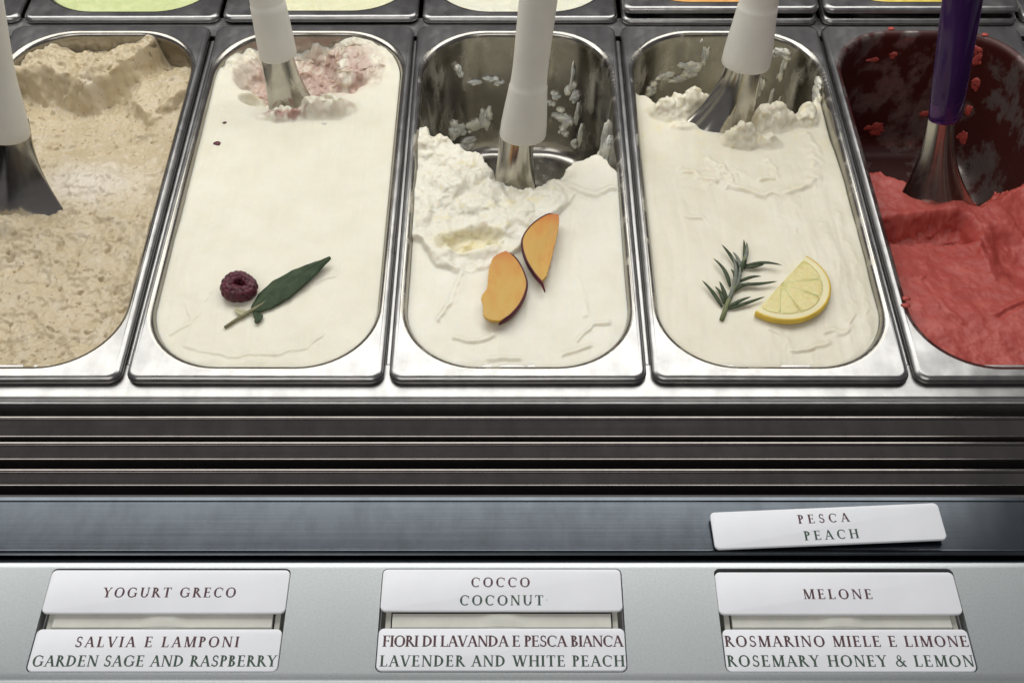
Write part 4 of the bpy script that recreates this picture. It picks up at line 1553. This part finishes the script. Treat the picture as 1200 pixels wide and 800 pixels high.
NEED = [((0.1351, 0.0622), (0.1239, 0.0842), 0, 0.003), ((0.1366, 0.0652), (0.1320, 0.0796), 0, 0.002), ((0.1391, 0.0674), (0.1352, 0.0827), 0, 0.004), ((0.1423, 0.0801), (0.1335, 0.1042), 0, 0.003), ((0.1505, 0.0953), (0.1405, 0.1161), 0, 0.004),
        ((0.1428, 0.0748), (0.1458, 0.1034), 1, 0.008), ((0.1514, 0.0977), (0.1580, 0.1185), 1, 0.004), ((0.1541, 0.0961), (0.1565, 0.1215), 0, 0.003), ((0.1550, 0.0992), (0.1789, 0.0964), 0, 0.005), ((0.1535, 0.0975), (0.1675, 0.0985), 0, 0.003),
        ((0.1495, 0.0823), (0.1741, 0.0834), 0, 0.003), ((0.1480, 0.0840), (0.1630, 0.0850), 0, 0.007), ((0.1480, 0.0823), (0.1559, 0.1019), 0, 0.006), ((0.1380, 0.0615), (0.1545, 0.0692), 0, 0.004), ((0.1380, 0.0606), (0.1640, 0.0699), 0, 0.003), ((0.1458, 0.0790), (0.1610, 0.0800), 0, 0.003),
        ((0.1440, 0.0765), (0.1500, 0.0950), 1, 0.006), ((0.1425, 0.0740), (0.1560, 0.0830), 0, 0.002), ((0.1520, 0.0930), (0.1470, 0.1080), 1, 0.006), ((0.1395, 0.0670), (0.1430, 0.0780), 1, 0.006), ((0.1466, 0.0815), (0.1440, 0.0930), 0, 0.005)]
for (a, b, ty, hgt) in NEED:
    a, b = Vector(a), Vector(b)
    pts, rad = [], []
    d = (b - a)
    s = Vector((-d.y, d.x)) * random.uniform(-0.10, 0.10)
    for k in range(9):
        t = k / 8
        p = a + d * t + s * math.sin(math.pi * t)
        zz = ground(g_ros, p.x, p.y) - rz0
        pts.append((p.x - ox, p.y - oy, max(zz + 0.0007, 0.0018 + hgt * math.sin(t * 1.7) * 0.8 - 0.0006 * t)))
        w = 0.00125 * (0.55 + 0.6 * math.sin(math.pi * min(t * 1.15, 1) ** 0.8)) if t < 0.9 else 0.0007 * (1 - t) * 6 + 0.0001
        rad.append((w, w * 0.5))
    tube(pts, rad, 6, 'needle', M_NEEDLE2 if ty else M_NEEDLE, ros)


# ================================================================== lettering and name plates
T_, t_ = 0.195, 0.092


def glyphs():
    G = {}

    def box(x0, x1, y0, y1):
        return [(x0, y0), (x1, y0), (x1, y1), (x0, y1)]

    def diag(x0, y0, x1, y1, w):
        return [(x0 - w / 2, y0), (x0 + w / 2, y0), (x1 + w / 2, y1), (x1 - w / 2, y1)]

    def foot(x, w=T_, ex=0.085):
        return box(x - w / 2 - ex, x + w / 2 + ex, 0, 0.055)

    def head(x, w=T_, ex=0.085):
        return box(x - w / 2 - ex, x + w / 2 + ex, 0.945, 1.0)

    def stem(x, y0=0, y1=1, w=T_, f=True, h=True):
        o = [box(x - w / 2, x + w / 2, y0, y1)]
        if f:
            o.append(foot(x, w))
        if h:
            o.append(head(x, w))
        return o

    def ring(cx, cy, rx, ry, a0, a1, wt=T_ * 1.05, wn=t_):
        n = max(6, int(abs(a1 - a0) / 15))
        o = []
        pr_ = None
        for k in range(n + 1):
            a = R(a0 + (a1 - a0) * k / n)
            c, s = math.cos(a), math.sin(a)
            w = wn + (wt - wn) * c * c
            p = ((cx + rx * c, cy + ry * s), (cx + (rx - w) * c, cy + (ry - max(wn, w * 0.6)) * s))
            if pr_:
                o.append([pr_[0], p[0], p[1], pr_[1]])
            pr_ = p
        return o
    tick = lambda x, y0, y1: [[(x - 0.035, y0), (x + 0.03, y0), (x + 0.03, y1), (x - 0.035, y1)]]
    G['A'] = ([diag(0.08, 0, 0.40, 1, t_), diag(0.74, 0, 0.40, 1, T_), box(0.20, 0.60, 0.32, 0.39), foot(0.08, t_, 0.10), foot(0.74, T_, 0.07)], 0.84)
    G['B'] = (stem(0.17) + ring(0.22, 0.765, 0.30, 0.235, -90, 90) + ring(0.22, 0.275, 0.38, 0.275, -90, 90), 0.68)
    G['C'] = (ring(0.48, 0.5, 0.46, 0.515, 48, 312) + tick(0.80, 0.68, 0.93), 0.88)
    G['D'] = (stem(0.17) + ring(0.22, 0.5, 0.60, 0.5, -90, 90), 0.90)
    G['E'] = (stem(0.17) + [box(0.17, 0.57, 0.935, 1.0), box(0.17, 0.50, 0.48, 0.55), box(0.17, 0.62, 0, 0.065)] + tick(0.57, 0.80, 1.0) + tick(0.50, 0.41, 0.62) + tick(0.62, 0, 0.22), 0.70)
    G['F'] = (stem(0.17) + [box(0.17, 0.57, 0.935, 1.0), box(0.17, 0.50, 0.48, 0.55)] + tick(0.57, 0.80, 1.0) + tick(0.50, 0.41, 0.62), 0.64)
    G['G'] = (ring(0.48, 0.5, 0.46, 0.515, 48, 318) + tick(0.80, 0.68, 0.93) + [box(0.74, 0.88, 0.08, 0.44), box(0.64, 0.96, 0.40, 0.45)], 0.98)
    G['H'] = (stem(0.17) + stem(0.74) + [box(0.17, 0.74, 0.48, 0.55)], 0.91)
    G['I'] = (stem(0.17), 0.34)
    G['L'] = (stem(0.17) + [box(0.17, 0.60, 0, 0.065)] + tick(0.60, 0, 0.24), 0.66)
    G['M'] = (stem(0.15, w=t_, h=False) + [diag(0.50, 0, 0.18, 1, T_), diag(0.52, 0, 0.86, 1, t_), box(0.02, 0.22, 0.945, 1.0)] + stem(0.90), 1.06)
    G['N'] = (stem(0.14, w=t_, h=False) + [diag(0.76, 0, 0.16, 1, T_), box(0.0, 0.2, 0.945, 1.0)] + stem(0.77, w=t_, f=False), 0.91)
    G['O'] = (ring(0.49, 0.5, 0.47, 0.515, 0, 360), 0.98)
    G['P'] = (stem(0.17) + ring(0.22, 0.73, 0.36, 0.27, -90, 90), 0.62)
    G['R'] = (stem(0.17) + ring(0.22, 0.745, 0.34, 0.255, -90, 90) + [diag(0.74, 0, 0.36, 0.50, T_), foot(0.78, 0.05, 0.06)], 0.78)
    G['S'] = (ring(0.31, 0.735, 0.24, 0.28, 35, 275, 0.12, 0.11) + ring(0.31, 0.265, 0.27, 0.28, 95, -150, 0.13, 0.11) + tick(0.50, 0.72, 0.95) + tick(0.08, 0.05, 0.28), 0.62)
    G['T'] = (stem(0.39, h=False) + [box(0.04, 0.74, 0.935, 1.0)] + tick(0.05, 0.76, 1.0) + tick(0.73, 0.76, 1.0), 0.78)
    G['U'] = (stem(0.17, 0.33, 1, f=False) + ring(0.435, 0.34, 0.35, 0.355, 180, 360, T_, t_) + stem(0.74, 0.33, 1, w=t_, f=False), 0.88)
    G['V'] = ([diag(0.42, 0, 0.10, 1, T_), diag(0.42, 0, 0.74, 1, t_), head(0.10), head(0.74, t_)], 0.84)
    G['W'] = ([diag(0.38, 0, 0.10, 1, T_), diag(0.38, 0, 0.62, 1, t_), diag(0.86, 0, 0.62, 1, T_), diag(0.86, 0, 1.14, 1, t_), head(0.10), head(0.62), head(1.14, t_)], 1.24)
    G['Y'] = ([diag(0.40, 0.46, 0.10, 1, T_), diag(0.40, 0.46, 0.70, 1, t_), head(0.10), head(0.70, t_)] + stem(0.40, 0, 0.48, h=False), 0.80)
    G['&'] = (ring(0.38, 0.77, 0.19, 0.235, 0, 360, 0.10, 0.07) + ring(0.33, 0.27, 0.30, 0.275, 70, 330, 0.14, 0.08) + [diag(0.82, 0, 0.30, 0.66, T_), diag(0.56, 0.10, 0.76, 0.48, t_), box(0.66, 0.88, 0.46, 0.51)], 0.92)
    G['.'] = ([box(0.06, 0.22, 0.42, 0.58)], 0.28)
    G[' '] = ([], 0.34)
    return G


GL = glyphs()


def lettering(parent, text, x0, x1, yc, cap, z, ink, rot=0.0):
    """raised print on a plate, x0..x1 along the plate, in the plate's own coordinates"""
    nat = sum(GL[c][1] for c in text) * cap
    n = len(text) - 1
    extra = ((x1 - x0) - nat) / n
    sx = 1.0
    if extra < -0.02 * cap:
        sx = (x1 - x0) / (nat + n * 0.0 * cap)
        extra = 0.0
    v, f = [], []
    x = x0
    for c in text:
        for i, poly in enumerate(GL[c][0]):
            b = len(v)
            zz = z + 0.000006 * (i % 24)
            for (px, py) in poly:
                v.append((x + px * cap * sx, yc + (py - 0.5) * cap, zz))
            f.append(tuple(range(b, b + len(poly))))
        x += GL[c][1] * cap * sx + extra
    o = from_py('lettering', v, f, ink, parent, False)
    bm = bmesh.new()
    bm.from_mesh(o.data)
    for fc in bm.faces:
        if fc.normal.z < 0:
            fc.normal_flip()
    bm.to_mesh(o.data)
    bm.free()
    return o


def name_plate(x0, x1, y0, y1, z, lines, label, rot=(0, 0, 0), th=0.0019, r=0.0026):
    cx, cy = (x0 + x1) / 2, (y0 + y1) / 2
    w, h = (x1 - x0) / 2, (y1 - y0) / 2
    root = empty('name_plate', (cx, cy, z))
    root.rotation_euler = rot
    loops = []
    for (off, zz) in ((0.0004, 0.0), (0.0, 0.0004), (0.0, th - 0.0004), (0.0002, th - 0.0001), (0.0005, th)):
        loops.append([(px, py, zz) for px, py in rrect(-w + off, w - off, -h + off, h - off, r - off * 0.5, 6)])
    v, f = loft(loops, True, True, True)
    p = from_py('plate', v, f, M_TAG, root)
    sharp_by_angle(p, 40)
    for (text, a, b, yc, cap, ink) in lines:
        lettering(root, text, a - cx, b - cx, yc - cy, cap, th + 0.00004, ink)
    tag(root, label, 'name plate', 'name plates in the label panel')
    return root


A_, B_ = M_INK_A, M_INK_B
CAP = 0.0054
name_plate(-0.2355, -0.1155, -0.1777, -0.1545, PZ - 0.0012, [('YOGURT GRECO', -0.2071, -0.1410, -0.1668, 0.0053, A_)], 'white name plate reading YOGURT GRECO, slotted above the SALVIA E LAMPONI plate')
name_plate(-0.2354, -0.1158, -0.2070, -0.1856, PZ - 0.0022, [('SALVIA E LAMPONI', -0.2151, -0.1360, -0.1922, CAP, A_), ('GARDEN SAGE AND RASPBERRY', -0.2335, -0.1165, -0.2018, 0.0056, B_)], 'white name plate reading SALVIA E LAMPONI over GARDEN SAGE AND RASPBERRY')
name_plate(-0.0687, 0.0510, -0.1766, -0.1540, PZ - 0.0012, [('COCCO', -0.0242, 0.0053, -0.1613, 0.0052, A_), ('COCONUT', -0.0296, 0.0119, -0.1710, 0.0054, B_), ('..', 0.0130, 0.0139, -0.1708, 0.0016, B_)], 'white name plate reading COCCO over COCONUT')
name_plate(-0.0687, 0.0511, -0.2066, -0.1852, PZ - 0.0022, [('FIORI DI LAVANDA E PESCA BIANCA', -0.0664, 0.0501, -0.1918, 0.0057, A_), ('LAVENDER AND WHITE PEACH', -0.0670, 0.0503, -0.2018, 0.0056, B_)], 'white name plate reading FIORI DI LAVANDA E PESCA BIANCA over LAVENDER AND WHITE PEACH')
name_plate(0.0983, 0.2183, -0.1783, -0.1557, PZ - 0.0012, [('MELONE', 0.1411, 0.1754, -0.1677, 0.0053, A_)], 'white name plate reading MELONE, slotted above the ROSMARINO plate')
name_plate(0.0988, 0.2182, -0.2071, -0.1857, PZ - 0.0022, [('ROSMARINO MIELE E LIMONE', 0.0994, 0.2174, -0.1919, 0.0056, A_), ('ROSEMARY HONEY & LEMON', 0.0994, 0.2176, -0.2018, 0.0057, B_)], 'white name plate reading ROSMARINO MIELE E LIMONE over ROSEMARY HONEY & LEMON')
pp = name_plate(0.1003, 0.2203, -0.1390, -0.1182, 0.0464, [('PESCA', 0.1455, 0.1722, -0.1244, 0.0050, A_), ('PEACH', 0.1470, 0.1752, -0.1338, 0.0052, B_)], 'loose white name plate reading PESCA over PEACH, lying askew on the steel strip', rot=(R(3.0), R(-0.8), R(2.3)), th=0.0021)
print('scene built', len(bpy.data.objects))
